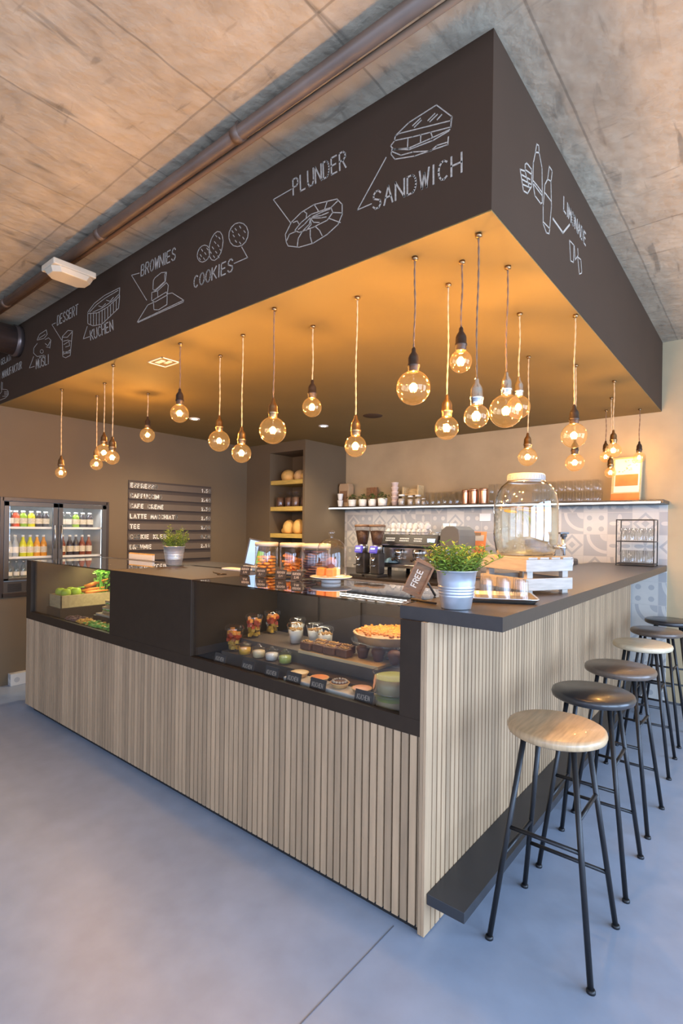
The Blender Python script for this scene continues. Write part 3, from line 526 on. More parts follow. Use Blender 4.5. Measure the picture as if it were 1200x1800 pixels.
DRAW={
'sandwich': [[(-0.208,2.811),(-0.34,2.665),(-0.273,2.663)],[(-0.169,2.873),(-0.11,2.894),(0.002,2.901),(0.062,2.831),(0.058,2.819),(-0.152,2.874),(-0.169,2.873)],[(-0.168,2.872),(-0.171,2.857),(-0.092,2.834),(0.058,2.797),(0.062,2.828)],[(-0.169,2.858),(-0.188,2.845),(-0.173,2.825),(-0.108,2.801),(-0.019,2.794),(0.055,2.79)],[(-0.182,2.831),(-0.108,2.795),(-0.01,2.783),(0.051,2.787)],[(-0.182,2.827),(-0.186,2.814),(-0.168,2.787),(-0.083,2.761),(0.048,2.742),(0.05,2.767)],[(-0.182,2.822),(-0.142,2.79),(-0.091,2.779),(-0.018,2.75),(0.006,2.758),(0.044,2.751)],[(-0.113,2.836),(-0.114,2.809)],[(-0.059,2.827),(-0.06,2.8)],[(-0.019,2.816),(-0.012,2.796)],[(-0.093,2.875),(-0.062,2.886)],[(-0.086,2.866),(-0.058,2.877)],[(-0.031,2.863),(-0.004,2.874)],[(-0.023,2.855),(0.006,2.866)],[(0.006,2.848),(0.023,2.857)]] ,
'pastry': [[(-0.706,2.894),(-0.818,2.893),(-0.709,2.751)],[(-0.732,2.672),(-0.739,2.709),(-0.703,2.749),(-0.644,2.77),(-0.569,2.775),(-0.445,2.749),(-0.418,2.717),(-0.417,2.677),(-0.438,2.644),(-0.495,2.624),(-0.572,2.614),(-0.653,2.624),(-0.72,2.652),(-0.732,2.672)],[(-0.654,2.688),(-0.681,2.706),(-0.643,2.727),(-0.586,2.74),(-0.476,2.727),(-0.467,2.703),(-0.496,2.682),(-0.573,2.681),(-0.654,2.688)],[(-0.569,2.775),(-0.546,2.74)],[(-0.498,2.759),(-0.51,2.734)],[(-0.476,2.727),(-0.439,2.741)],[(-0.467,2.703),(-0.418,2.683)],[(-0.486,2.686),(-0.427,2.648)],[(-0.562,2.681),(-0.537,2.655),(-0.523,2.629)],[(-0.59,2.678),(-0.59,2.649),(-0.578,2.615)],[(-0.636,2.686),(-0.66,2.664),(-0.665,2.63)],[(-0.672,2.699),(-0.714,2.701),(-0.729,2.68)],[(-0.655,2.723),(-0.667,2.742),(-0.691,2.744)],[(-0.614,2.738),(-0.611,2.753),(-0.626,2.767)],[(-0.585,2.727),(-0.53,2.727),(-0.481,2.723)],[(-0.585,2.727),(-0.529,2.714),(-0.491,2.712)],[(-0.583,2.723),(-0.529,2.704),(-0.502,2.698)],[(-0.588,2.723),(-0.571,2.701),(-0.54,2.689)],[(-0.59,2.724),(-0.596,2.702),(-0.636,2.686)],[(-0.592,2.727),(-0.625,2.712),(-0.66,2.703)],[(-0.59,2.723),(-0.585,2.697),(-0.613,2.682)]] ,
'brownie stack': [[(-1.955,2.907),(-2.044,2.921),(-1.871,2.726)],[(-1.799,2.693),(-1.859,2.694),(-1.972,2.623),(-1.502,2.626),(-1.611,2.695),(-1.657,2.702)],[(-1.96,2.618),(-1.507,2.617),(-1.502,2.626)],[(-1.799,2.699),(-1.792,2.65),(-1.744,2.637),(-1.661,2.645),(-1.66,2.697)],[(-1.783,2.691),(-1.66,2.697),(-1.667,2.716),(-1.805,2.707)],[(-1.817,2.755),(-1.818,2.71),(-1.783,2.691)],[(-1.817,2.755),(-1.757,2.747),(-1.753,2.714)],[(-1.757,2.747),(-1.669,2.768),(-1.65,2.748),(-1.657,2.707)],[(-1.802,2.819),(-1.806,2.767),(-1.779,2.753),(-1.679,2.777),(-1.67,2.826),(-1.722,2.839),(-1.786,2.829),(-1.802,2.819)],[(-1.67,2.826),(-1.688,2.82),(-1.684,2.782)],[(-1.806,2.767),(-1.779,2.759),(-1.689,2.779)]] ,
'cookies': [[(-1.087,2.691),(-0.989,2.688),(-1.032,2.752)],[(-0.99,2.785),(-1.005,2.767),(-1.031,2.759),(-1.063,2.764),(-1.094,2.779),(-1.118,2.803),(-1.13,2.83),(-1.128,2.856),(-1.111,2.874),(-1.084,2.881),(-1.052,2.875),(-1.022,2.859),(-0.999,2.836),(-0.987,2.809),(-0.99,2.785)],[(-1.179,2.8),(-1.193,2.774),(-1.215,2.758),(-1.24,2.754),(-1.264,2.765),(-1.281,2.787),(-1.287,2.816),(-1.283,2.847),(-1.268,2.873),(-1.245,2.889),(-1.22,2.892),(-1.197,2.881),(-1.181,2.859),(-1.174,2.83),(-1.179,2.8)],[(-1.283,2.793),(-1.297,2.78),(-1.318,2.775),(-1.342,2.778),(-1.364,2.789),(-1.38,2.806),(-1.387,2.826),(-1.382,2.844),(-1.368,2.857),(-1.347,2.862),(-1.323,2.859),(-1.301,2.847),(-1.285,2.83),(-1.279,2.811),(-1.283,2.793)],[(-1.083,2.858),(-1.073,2.846)],[(-1.05,2.857),(-1.041,2.845)],[(-1.018,2.824),(-1.008,2.813)],[(-1.098,2.832),(-1.088,2.82)],[(-1.058,2.823),(-1.048,2.811)],[(-1.025,2.796),(-1.016,2.784)],[(-1.081,2.8),(-1.071,2.788)],[(-1.049,2.781),(-1.039,2.769)],[(-1.107,2.856),(-1.097,2.844)],[(-1.235,2.879),(-1.224,2.867)],[(-1.208,2.859),(-1.198,2.847)],[(-1.243,2.849),(-1.232,2.837)],[(-1.216,2.824),(-1.206,2.812)],[(-1.26,2.828),(-1.249,2.815)],[(-1.233,2.797),(-1.222,2.785)],[(-1.198,2.796),(-1.188,2.784)],[(-1.25,2.781),(-1.24,2.768)],[(-1.215,2.769),(-1.204,2.757)],[(-1.278,2.812),(-1.267,2.799)],[(-1.351,2.847),(-1.34,2.834)],[(-1.323,2.821),(-1.312,2.808)],[(-1.36,2.822),(-1.349,2.809)],[(-1.332,2.796),(-1.32,2.783)],[(-1.369,2.808),(-1.358,2.795)],[(-1.305,2.837),(-1.294,2.825)]] ,
'cake': [[(-2.608,2.749),(-2.664,2.678),(-2.574,2.673)],[(-2.603,2.842),(-2.515,2.876),(-2.378,2.891),(-2.183,2.886),(-2.189,2.832),(-2.331,2.806),(-2.467,2.804),(-2.602,2.832),(-2.603,2.842)],[(-2.603,2.842),(-2.6,2.766),(-2.527,2.733),(-2.403,2.715),(-2.194,2.763),(-2.182,2.837)],[(-2.578,2.836),(-2.484,2.86),(-2.362,2.872),(-2.204,2.875)],[(-2.53,2.824),(-2.406,2.818),(-2.259,2.83),(-2.196,2.848)],[(-2.562,2.821),(-2.56,2.749)],[(-2.522,2.811),(-2.519,2.733)],[(-2.482,2.804),(-2.48,2.724)],[(-2.443,2.802),(-2.441,2.719)],[(-2.405,2.802),(-2.403,2.715)],[(-2.368,2.802),(-2.366,2.72)],[(-2.331,2.806),(-2.329,2.73)],[(-2.295,2.811),(-2.293,2.738)],[(-2.259,2.817),(-2.257,2.749)],[(-2.223,2.824),(-2.222,2.76)],[(-2.452,2.845),(-2.406,2.825),(-2.361,2.835)],[(-2.347,2.853),(-2.302,2.834),(-2.26,2.848)]] ,
'dessert cup': [[(-3.111,2.893),(-3.17,2.895),(-3.001,2.744)],[(-2.993,2.767),(-2.979,2.622),(-2.932,2.604),(-2.86,2.606),(-2.829,2.77),(-2.901,2.79),(-2.993,2.767)],[(-2.993,2.763),(-2.909,2.744),(-2.829,2.766)],[(-2.984,2.659),(-2.915,2.637),(-2.852,2.648)],[(-2.98,2.65),(-2.857,2.637)],[(-2.978,2.64),(-2.861,2.626)],[(-2.973,2.73),(-2.899,2.722),(-2.845,2.702)],[(-2.963,2.704),(-2.881,2.71),(-2.871,2.676),(-2.935,2.681)]] ,
'muesli jar': [[(-3.503,2.727),(-3.582,2.653),(-3.486,2.648)],[(-3.437,2.845),(-3.395,2.875),(-3.27,2.88),(-3.253,2.842),(-3.31,2.825),(-3.437,2.84)],[(-3.405,2.846),(-3.29,2.851)],[(-3.501,2.793),(-3.504,2.754),(-3.433,2.713),(-3.306,2.698)],[(-3.501,2.793),(-3.436,2.814)],[(-3.205,2.73),(-3.186,2.785),(-3.227,2.811),(-3.288,2.812)],[(-3.288,2.782),(-3.236,2.754),(-3.202,2.776)],[(-3.266,2.752),(-3.215,2.737)],[(-3.319,2.729),(-3.322,2.723),(-3.33,2.72),(-3.342,2.72),(-3.355,2.722),(-3.367,2.728),(-3.375,2.734),(-3.378,2.741),(-3.376,2.746),(-3.367,2.749),(-3.356,2.75),(-3.342,2.747),(-3.33,2.742),(-3.322,2.735),(-3.319,2.729)]] ,
'bakery bag': [[(-4.189,2.646),(-4.199,2.606),(-4.181,2.563),(-4.231,2.546)],[(-4.167,2.638),(-4.17,2.585)],[(-4.176,2.582),(-4.064,2.56),(-4.026,2.538),(-4.03,2.511),(-4.084,2.495),(-4.207,2.493),(-4.264,2.502)],[(-4.119,2.551),(-4.031,2.535)],[(-4.119,2.539),(-4.025,2.522)],[(-4.118,2.526),(-4.03,2.512)],[(-4.162,2.519),(-4.051,2.502)]] ,
}
RDRAW={
'bottle': [[(0.407,2.908),(0.395,2.87),(0.373,2.817),(0.371,2.741),(0.396,2.704),(0.461,2.706),(0.48,2.72),(0.471,2.852),(0.435,2.893),(0.431,2.916),(0.407,2.908)],[(0.376,2.75),(0.422,2.755),(0.475,2.757)],[(0.382,2.74),(0.475,2.745)],[(0.395,2.87),(0.435,2.891)]] ,
'bottle2': [[(0.558,2.906),(0.595,2.906),(0.581,2.851),(0.591,2.761),(0.568,2.636),(0.534,2.624),(0.493,2.642),(0.49,2.712),(0.507,2.805),(0.539,2.843),(0.558,2.906)],[(0.508,2.773),(0.584,2.778)],[(0.497,2.65),(0.574,2.659)],[(0.539,2.843),(0.585,2.858)]] ,
'cups': [[(0.24,2.72),(0.275,2.661),(0.317,2.673),(0.359,2.722),(0.357,2.783),(0.305,2.779),(0.288,2.764),(0.289,2.746)],[(0.24,2.72),(0.289,2.74),(0.333,2.703)],[(0.249,2.707),(0.341,2.737)],[(0.258,2.694),(0.35,2.724)],[(0.266,2.68),(0.342,2.707)],[(0.289,2.746),(0.357,2.765)]] ,
'tick': [[(0.614,2.718),(0.749,2.721),(0.844,2.8)]] ,
'glasses': [[(0.847,2.731),(0.868,2.648),(0.914,2.659),(0.916,2.739),(0.847,2.731)],[(0.924,2.739),(0.94,2.681),(0.987,2.723),(0.978,2.75)],[(0.979,2.712),(1.011,2.643),(1.052,2.664),(1.035,2.72),(0.979,2.712)]] ,
}
fy = lambda u, v, t: (u, -0.002-t, v)
fx = lambda u, v, t: (BX+t, u, v)
for tx, a, bb, cc in TEXTS:
    b = B(); write(b, tx, a, (bb[0]-a[0], bb[1]-a[1]), (cc[0]-a[0], cc[1]-a[1]), fy, 0.0062 if len(tx) < 10 else 0.0045)
    b.build('chalk_lettering', 'chalk', bulk)
for k_, ls in DRAW.items():
    b = B()
    for l_ in ls: ribbon(b, l_, 0.0038, fy)
    b.build('chalk_drawing', 'chalk', bulk)
b = B(); write(b, 'LIMONADE', (0.756, 2.822), (0.36, 0), (0, .058), fx, 0.0075); b.build('chalk_lettering', 'chalk', bulk)
for k_, ls in RDRAW.items():
    b = B()
    for l_ in ls: ribbon(b, l_, 0.005 if k_ != 'tick' else .009, fx)
    b.build('chalk_drawing', 'chalk', bulk)

# ================================================================ the counter
L0 = -3.5542; Z1 = 0.693
ct = thing('sales_counter', 'long slatted oak sales counter with black display frame running to the left wall', 'counter', (-1.7, 0.3, 0))
b = B(); p = 0.0345; x = L0
while x < -0.034:
    b.box(x+.0042, min(x+p-.0042, -.028), -0.012, 0.0, 0.026, Z1); x += p
b.build('front_slats', 'slat', ct)
B().box(L0+.002, -0.026, 0.0, 0.02, 0.026, Z1).box(L0, L0+.02, 0.0, 0.62, .03, Z1).box(L0+.12, -.03, 0.006, 0.06, 0.0, 0.03).build('backing', 'void', ct)
B().box(-0.026, -0.013, -0.013, 0.03, 0.004, 1.098).box(-0.012, 0.0, -0.013, 0.03, 0.004, 1.098).build('corner_board', 'slat', ct, bevel=0.001)
# black frame
b = B()
b.box(L0, -0.026, -0.013, 0.012, Z1, 0.751)                    # sill
b.box(L0, L0+0.085, -0.013, 0.03, 0.751, 1.147)                # left post
b.box(-0.112, -0.026, -0.013, 0.03, 0.751, 1.098)              # right post
b.build('display_frame', 'black', ct, bevel=0.001)
B().box(-2.237, -1.386, -0.013, 0.60, 0.751, 1.148).build('centre_cabinet', 'black', ct, bevel=0.0015)
B().box(L0, -0.12, 0.56, 0.64, 1.118, 1.148).box(L0, -.12, .60, .62, .66, 1.118).build('rear_frame', 'black_top', ct, bevel=0.001)
B().box(L0+.02, -0.03, 0.012, 0.60, 0.660, 0.70).build('case_floor', 'black', ct)
B().box(L0+.02, L0+.04, 0.012, 0.60, 0.70, 1.135).build('case_side', 'paint_wall', ct)
B().box(-.13, -.112, 0.03, .60, .70, 1.098).build('case_side', 'paint_wall', ct)
for x in (-3.02, -2.63, -1.05, -.75, -.44): B().box(x-.006, x+.006, .585, .598, .70, 1.118).build('door_rail', 'black_top', ct)
B().box(-2.5, -1.384, .64, .95, 1.118, 1.147).build('service_ledge', 'black_top', ct, bevel=.001)
for x0, x1 in ((L0+.085, -2.239), (-1.384, -.114)):
    B().box(x0, x1, 0.004, 0.010, 0.745, 1.138).build('front_glass', 'glass_case', ct)
    B().box(x0-.02, x1-.012, -0.008, 0.555, 1.139, 1.147).build('top_glass', 'glass_top', ct)
for x0, x1, mt_, pw, colr in ((-3.45, -2.30, 'led_warm', 5.5, (1, .93, .55)), (-1.20, -.16, 'led', 3.2, (1, .90, .70))):
    B().box(x0, x1, 0.535, 0.549, 1.126, 1.136).build('led_strip', mt_, ct)
    a_ = area('case_light', ((x0+x1)/2, 0.40, 1.128), (0.35, 0, 0), x1-x0, .02, pw*1.5, colr)
# side (bar side) slats
sd = thing('bar_wall', 'slatted oak side of the bar facing the row of stools', 'counter', (0, 1.8, 0))
b = B(); y = -0.002
while y < 3.50:
    b.box(-0.012, 0.0, max(y+.0042, .031), y+p-.0042, 0.004, 1.092); y += p
b.build('side_slats', 'slat', sd)
B().box(-0.03, -0.012, 0.031, 3.55, 0.004, 1.097).build('backing', 'void', sd)
B().box(-0.30, -0.03, 0.62, 3.55, 0.004, 1.09).build('inner_body', 'black', sd)
st = B().box(0.001, 0.143, 0.002, 3.50, 0.112, 0.150).build('footrest_board', 'footrest', None, (0.07, 1.7, 0.15), bevel=0.0015); tag(st, 'long dark footrest board fixed low along the slatted bar side', 'footrest')
wt = B().box(-0.122, 0.262, 0.0, 0.70, 1.098, 1.146).box(-0.32, 0.262, 0.70, 3.549, 1.098, 1.146).build('bar_worktop', 'black_top', None, (0.07, 1.7, 1.098)); tag(wt, 'dark grey raised bar worktop above the slatted side', 'worktop')
# back counter
bc = thing('back_counter', 'low dark work counter along the tiled back wall under the espresso machine', 'counter', (-1.7, 3.1, 0))
B().box(-3.22, -0.36, 2.62, 3.545, 0.06, 0.90).build('cabinet_body', 'paint_wall', bc)
for i in range(5): B().box(-3.20+i*.57, -2.66+i*.57, 2.60, 2.62, 0.12, 0.86).build('door', 'paint_wall', bc, bevel=.002)
B().box(-3.235, -0.34, 2.57, 3.548, 0.90, 0.94).build('worktop', 'black_top', bc, bevel=.002)
B().box(-3.22, -.36, 2.75, 3.5, 0, .06).build('plinth', 'void', bc)
# rear work surface behind the display case
rc = thing('rear_worktop', 'steel work surface behind the display case on the staff side', 'worktop', (-1.7, .9, 0))
B().box(-3.4, -0.34, 0.66, 1.15, .84, .875).build('surface', 'steel', rc, bevel=.002)
B().box(-3.4, -0.34, 0.68, 1.12, 0.0, .84).build('cabinet_body', 'paint_wall', rc)
# LED shelf
sh = thing('wall_shelf', 'long dark wall shelf with a white light strip above the patterned tiles', 'shelf', (-1.5, 3.4, 1.66))
B().box(-3.240, 0.272, 3.24, 3.5625, 1.662, 1.690).build('board', 'black_top', sh, bevel=0.002)
B().box(-3.238, 0.25, 3.231, 3.239, 1.662, 1.674).build('led_strip', 'led', sh)
area('shelf_light', (-1.48, 3.30, 1.655), (0, 0, 0), 3.3, .03, 9, (1, .95, .88))
# niche shelves
for z, lab in ((2.0, 'top varnished wooden shelf board in the wall niche holding bread'), (1.68, 'middle varnished wooden shelf board in the wall niche holding jars'), (1.355, 'bottom varnished wooden shelf board in the wall niche holding bread')):
    tag(B().box(-3.833, -3.277, 2.815, 3.198, z-.052, z).build('niche_shelf', 'wood_yellow', None, (-3.55, 3, z-.052), bevel=.003), lab, 'shelf', 'niche shelf boards')
# ================================================================ pendants
# (x, y, z of bulb centre, diameter, cord colour, socket, label)
PEND = [
 (-3.247, 0.105, 1.82, .080, 'b', 'm', 'small globe pendant hanging lowest above the double-door drinks fridge'),
 (-3.214, 0.359, 1.91, .095, 'b', 'm', 'lowest globe of the tight cluster of three right of the fridge'),
 (-2.812, 0.220, 1.95, .122, 'b', 'm', 'largest, upper globe of the tight cluster of three right of the fridge'),
 (-2.350, 0.048, 1.86, .090, 'b', 'm', 'right-hand small globe of the tight cluster of three near the bulkhead'),
 (-2.820, 0.566, 2.13, .112, 'b', 'd', 'short-corded globe pendant above the ESPRESSO line of the menu'),
 (-1.661, 0.086, 2.06, .103, 'd', 'd', 'globe pendant on a short cord beside the square soffit notice'),
 (-1.645, 0.350, 1.94, .128, 'b', 'm', 'large globe pendant with beige cord left of the bread niche'),
 (-1.278, 0.217, 1.82, .104, 'b', 'm', 'small low globe pendant just left of the bread niche'),
 (-0.897, 0.086, 1.88, .128, 'd', 'm', 'big clear globe pendant hanging in front of the bread niche'),
 (-0.895, 0.354, 2.04, .100, 'b', 'd', 'small high globe pendant right of the big one at the bread niche'),
 (-0.515, 0.230, 1.79, .098, 'b', 'm', 'low globe pendant on a long beige cord over the glass cloche'),
 (-0.137, 0.096, 1.96, .130, 'd', 'd', 'largest globe pendant with dark socket above the espresso machine'),
 (-0.138, 0.367, 1.85, .100, 'b', 'm', 'globe pendant with beige cord and brass socket above the big potted herb'),
 (-0.010, 0.232, 2.07, .086, 'd', 'd', 'small highest globe pendant with dark bronze socket near the bulkhead corner'),
 ( 0.118, 0.099, 1.82, .086, 'd', 'c', 'globe pendant on the longest dark cord left of the glass dispenser lid'),
 ( 0.113, 0.377, 1.89, .130, 'd', 'c', 'large clear globe pendant directly above the dispenser lid'),
 (-0.011, 0.840, 2.01, .110, 'b', 'c', 'globe pendant half hidden behind the large globe above the dispenser'),
 (-0.191, 1.476, 1.86, .108, 'b', 'm', 'single low globe pendant above the tumblers right of the dispenser lid'),
 ( 0.191, 1.020, 1.88, .118, 'b', 'd', 'upper globe of the vertical pair right of the dispenser'),
 (-0.016, 1.807, 1.85, .110, 'b', 'd', 'lower globe of the vertical pair right of the dispenser'),
 (-0.152, 3.226, 2.06, .092, 'd', 'm', 'left globe of the small cluster beside the orange poster'),
 ( 0.094, 2.318, 1.98, .100, 'b', 'm', 'upper globe of the small cluster beside the orange poster'),
 (-0.024, 2.801, 1.88, .080, 'b', 'm', 'lowest globe of the small cluster beside the orange poster'),
 ( 0.079, 3.343, 2.05, .092, 'd', 'd', 'small globe with dark socket hanging right in front of the orange poster'),
]
def pendant(x, y, z, d, cord, sock, label):
    r = d/2; top = SOF-.004; neck = z+r*0.92
    t = thing('pendant_lamp', label, 'lamp', (x, y, top), 'globe bulb pendants')
    B().lathe([(.0, 0), (.012, -.001), (.012, -.010), (.003, -.016)], (x, y, top), 10).build('ceiling_cup', 'brass', t)
    zs = neck+.088; b = B(); n = 26
    cm = 'cord_brown' if cord == 'd' else 'cord_beige'
    for ph in (0, PI):
        pts = []
        for i in range(n+1):
            f = i/n; zz = top-.01+(zs-top+.01)*f; a = ph+f*(top-zs)*75; sway = .0035*math.sin(f*5+x*9)*math.sin(PI*f)
            pts.append((x+sway+.0019*math.cos(a), y+.0019*math.sin(a), zz))
        b.tube(pts, .0022, 5)
    b.build('cord', cm, t)
    sm = {'m': 'brass', 'd': 'socket_dark', 'c': 'chrome'}[sock]
    B().lathe([(.004, .094), (.008, .088), (.009, .075), (.018, .062), (.021, .052), (.0215, .03), (.024, .027), (.024, .020), (.021, .017), (.021, .004), (.019, 0)], (x, y, neck), 16).build('socket', sm, t)
    # bulb: threaded neck then globe
    pr = [(.0135, .012), (.0145, -.002)]
    a0 = math.asin(min(.9, .0165/r)); pr.append((.0155, (r*math.cos(a0)+.006)-r*.92))
    for i in range(15): 
        a = a0+(PI-a0)*i/14; pr.append((max(r*math.sin(a), .0002), z+r*math.cos(a)-neck))
    B().lathe(pr, (x, y, neck), 28, cap=False).build('glass_globe', 'glass_bulb', t)
    b = B(); fh = .030; 
    for i in range(6):
        a = 2*PI*i/6; b.tube([(x+.006*math.cos(a), y+.006*math.sin(a), z+fh*.55), (x+.0095*math.cos(a+.5), y+.0095*math.sin(a+.5), z-fh*.5), (x+.006*math.cos(a+1), y+.006*math.sin(a+1), z+fh*.55)], .0011, 4)
    b.build('filament', 'filament', t)
    B().tube([(x, y, z+fh*.5), (x, y, neck+.006)], .0035, 6).build('glass_stem', 'glass', t)
    l = bpy.data.lights.new('bulb_light', 'POINT'); l.energy = BULB_POWER*(d/.11)*(.30 if y > 2.6 else 1); l.color = BULB_COLOR; l.shadow_soft_size = .016
    o = bpy.data.objects.new('bulb_light', l); COL.objects.link(o); o.parent = t; o.location = (0, 0, z-top)
for a in PEND: pendant(*a)

# ================================================================ bar stools
def stool(label, seatmat):
    t = thing('bar_stool', label, 'stool', (0, 0, 0), 'bar stools')
    R_ = .165
    B().lathe([(0.0, .703), (R_-.016, .703), (R_-.003, .710), (R_, .722), (R_-.003, .733), (R_-.012, .738), (0, .736)], seg=48, cap=False).build('seat', seatmat, t)
    F = [(-.164, -.172), (.164, -.172), (.164, .172), (-.164, .172)]; T = .5
    def at(i, z): x, y = F[i]; k = 1-(1-T)*z/.70; return (x*k, y*k, z)
    for i in range(4):
        lg = B().tube([at(i, .008), at(i, .702)], .0095, 10).build('leg', 'steel_black', t)
        B().lathe([(.014, 0), (.014, .007), (.011, .012)], (F[i][0], F[i][1], 0), 12).build('foot_cap', 'steel_black', lg)
    for i, j, z in ((0, 1, .387), (1, 2, .483), (2, 3, .198), (3, 0, .292)):
        B().tube([at(i, z), at(j, z)], .0075, 8).build('stretcher', 'steel_black', t)
    B().box(-.09, .09, -.012, .012, .695, .703).box(-.012, .012, -.09, .09, .695, .703).build('seat_plate', 'steel_black', t)
    return t
s1 = stool('oiled oak-topped bar stool nearest the counter corner', 'seat_oak')
s1.location = (.337, .310, 0)
def restool(src, y, sm, label, x=.337, rz=0):
    o = dup(src, (x, y, 0), rz, label)
    for c in o.children:
        if c.name.startswith('seat.') :
            c.data = c.data.copy(); c.data.materials[0] = M[sm]
    return o
restool(s1, .82, 'seat_black', 'smooth black-topped bar stool, second along the row behind the oak one', .335, .02)
restool(s1, 1.36, 'seat_dark', 'dark brown wooden bar stool third in the row, directly before the pale one', .335, -.03)
restool(s1, 2.09, 'seat_light', 'pale ash-topped bar stool, the only light one far along the bar', .318, .03)
restool(s1, 2.66, 'seat_dark', 'dark brown wooden bar stool directly behind the pale ash one', .315, -.02)
restool(s1, 3.22, 'seat_black', 'farthest dark bar stool against the tiled wall', .318, .04)

# ================================================================ drinks fridge
fr = thing('drinks_fridge', 'built-in double-door drinks fridge with bottles recessed in the brown wall', 'fridge', (XL, .5, .80))
F0, F1, Z0, Zt = 0.038, 0.972, 0.79, 1.648
b = B(); D = .50
b.box(XL-D, XL-.01, F0, F0+.02, Z0, Zt).box(XL-D, XL-.01, F1-.02, F1, Z0, Zt).box(XL-D, XL-.01, F0, F1, Z0, Z0+.13).box(XL-D, XL-.01, F0, F1, Zt-.03, Zt).box(XL-D, XL-D+.02, F0, F1, Z0, Zt)
b.build('cabinet_body', 'fridge_in', fr)
b = B()
b.box(XL-.012, XL+.014, F0-.018, F0+.012, Z0-.012, Zt+.015).box(XL-.012, XL+.014, F1-.012, F1+.018, Z0-.012, Zt+.015).box(XL-.012, XL+.014, F0, F1, Zt-.02, Zt+.015).box(XL-.012, XL+.014, F0, F1, Z0-.012, Z0+.025)
b.build('surround', 'fridge_frame', fr, bevel=.002)
gb = B().box(XL-.02, XL+.004, F0+.01, F1-.01, Z0+.02, Z0+.125).build('grille', 'dark_plastic', fr)
b = B()
for c0 in (F0+.05, F0+.20, F0+.36):
    for i in range(8): b.box(XL+.004, XL+.007, c0, c0+.11, Z0+.038+i*.009, Z0+.042+i*.009)
b.build('vent_slots', 'void', gb)
mid = .4985
for y0, y1, hy in ((F0+.012, mid-.004, mid-.03), (mid+.004, F1-.012, mid+.03)):
    b = B(); fwid = .040
    b.box(XL-.006, XL+.018, y0, y0+fwid, .925, 1.625).box(XL-.006, XL+.018, y1-fwid, y1, .925, 1.625).box(XL-.006, XL+.018, y0, y1, .925, .945).box(XL-.006, XL+.018, y0, y1, 1.585, 1.625)
    d = b.build('door', 'dark_plastic', fr, bevel=.002)
    B().box(XL+.002, XL+.006, y0+fwid, y1-fwid, .94, 1.59).build('pane', 'glass', d)
    B().tube([(XL+.028, hy, 1.20), (XL+.028, hy, 1.42)], .006, 8).build('handle', 'steel', d)
for z in (1.400, 1.130, .940):
    B().box(XL-.40, XL-.03, F0+.02, F1-.02, z-.012, z).box(XL-.031, XL-.024, F0+.02, F1-.02, z-.016, z+.004).build('shelf', 'white', fr)
for y in (.28, .72): area('fridge_light', (XL-.06, y, 1.60), (0, -.5, 0), .03, .35, 1.6, (.85, .92, 1))
b = B()
for y in (F0+.028, F1-.034): b.box(XL-.05, XL-.035, y, y+.008, .96, 1.58)
b.build('light_tube', mat('fridge_tube', (1, 1, 1), emit=(.85, .93, 1), estr=2.5), fr)
def bottle(kind, body, label, shape=0):
    t = thing('drinks_bottle', label, 'bottle', (0, 0, 0), kind)
    if shape == 0: pr = [(0, 0), (.027, 0), (.029, .004), (.029, .105), (.024, .125), (.0125, .155), (.0115, .185), (0, .186)]
    elif shape == 1: pr = [(0, 0), (.030, 0), (.032, .004), (.032, .095), (.026, .112), (.016, .125), (.015, .14), (0, .141)]
    else: pr = [(0, 0), (.022, 0), (.024, .004), (.0245, .07), (.018, .10), (.009, .125), (.009, .15), (0, .15)]
    B().lathe(pr, seg=16, cap=False).build('body', body, t)
    h = {0: .19, 1: .14, 2: .148}[shape]; rr_ = {0: .013, 1: .018, 2: .0105}[shape]
    B().lathe([(rr_, h-.012), (rr_, h+.006), (0, h+.007)], seg=12).build('cap', 'white' if shape != 2 else 'steel', t)
    lr = {0: .0297, 1: .0327, 2: .0250}[shape]; lh = {0: (.035, .09), 1: (.03, .08), 2: (.02, .055)}[shape]
    B().lathe([(lr, lh[0]), (lr, lh[1])], seg=16, cap=False).build('label', 'label_pale' if body not in ('drink_grey', 'bottle_clear') else 'paper', t)
    return t
rows = [
 (1.131, [(.115, 'drink_grey', 0), (.168, 'drink_grey', 0), (.232, 'drink_yellow', 0), (.292, 'drink_yellow', 0), (.350, 'drink_orange', 0), (.408, 'drink_orange', 0),
          (.575, 'drink_red', 0), (.645, 'drink_dark', 0), (.703, 'drink_dark', 0), (.762, 'drink_red', 0), (.828, 'drink_red', 0)], 'middle'),
 (1.401, [(.125, 'bottle_clear', 1), (.170, 'berry', 1), (.232, 'drink_green', 1), (.300, 'drink_yellow', 1), (.362, 'drink_dark', 1), (.424, 'drink_dark', 1),
          (.565, 'bottle_clear', 1), (.628, 'bottle_clear', 1), (.700, 'drink_green', 1), (.765, 'drink_dark', 1), (.835, 'drink_dark', 1)], 'top'),
 (.941, [(.125, 'bottle_clear', 2), (.182, 'bottle_clear', 2), (.240, 'bottle_clear', 2), (.298, 'bottle_clear', 2), (.356, 'bottle_clear', 2), (.414, 'bottle_clear', 2)], 'bottom'),
]
cn = {'drink_grey': 'pale grey water', 'drink_yellow': 'yellow juice', 'drink_orange': 'orange juice', 'drink_red': 'dark red drink', 'drink_dark': 'near-black drink', 'bottle_clear': 'clear', 'drink_green': 'green juice', 'berry': 'small berry-red'}
proto = {}
for z, lst, nm in rows:
    for y, mt_, sh_ in lst:
        door = 'left' if y < .5 else 'right'
        lab = '%s bottle on the %s shelf behind the %s fridge door' % (cn[mt_], nm, door)
        k_ = (mt_, sh_)
        if k_ not in proto: proto[k_] = bottle('fridge bottles', mt_, lab, sh_)
        place(proto[k_], (XL-.075, y, z), label=lab, group='%s %s bottles %s' % (nm, door, cn[mt_]))

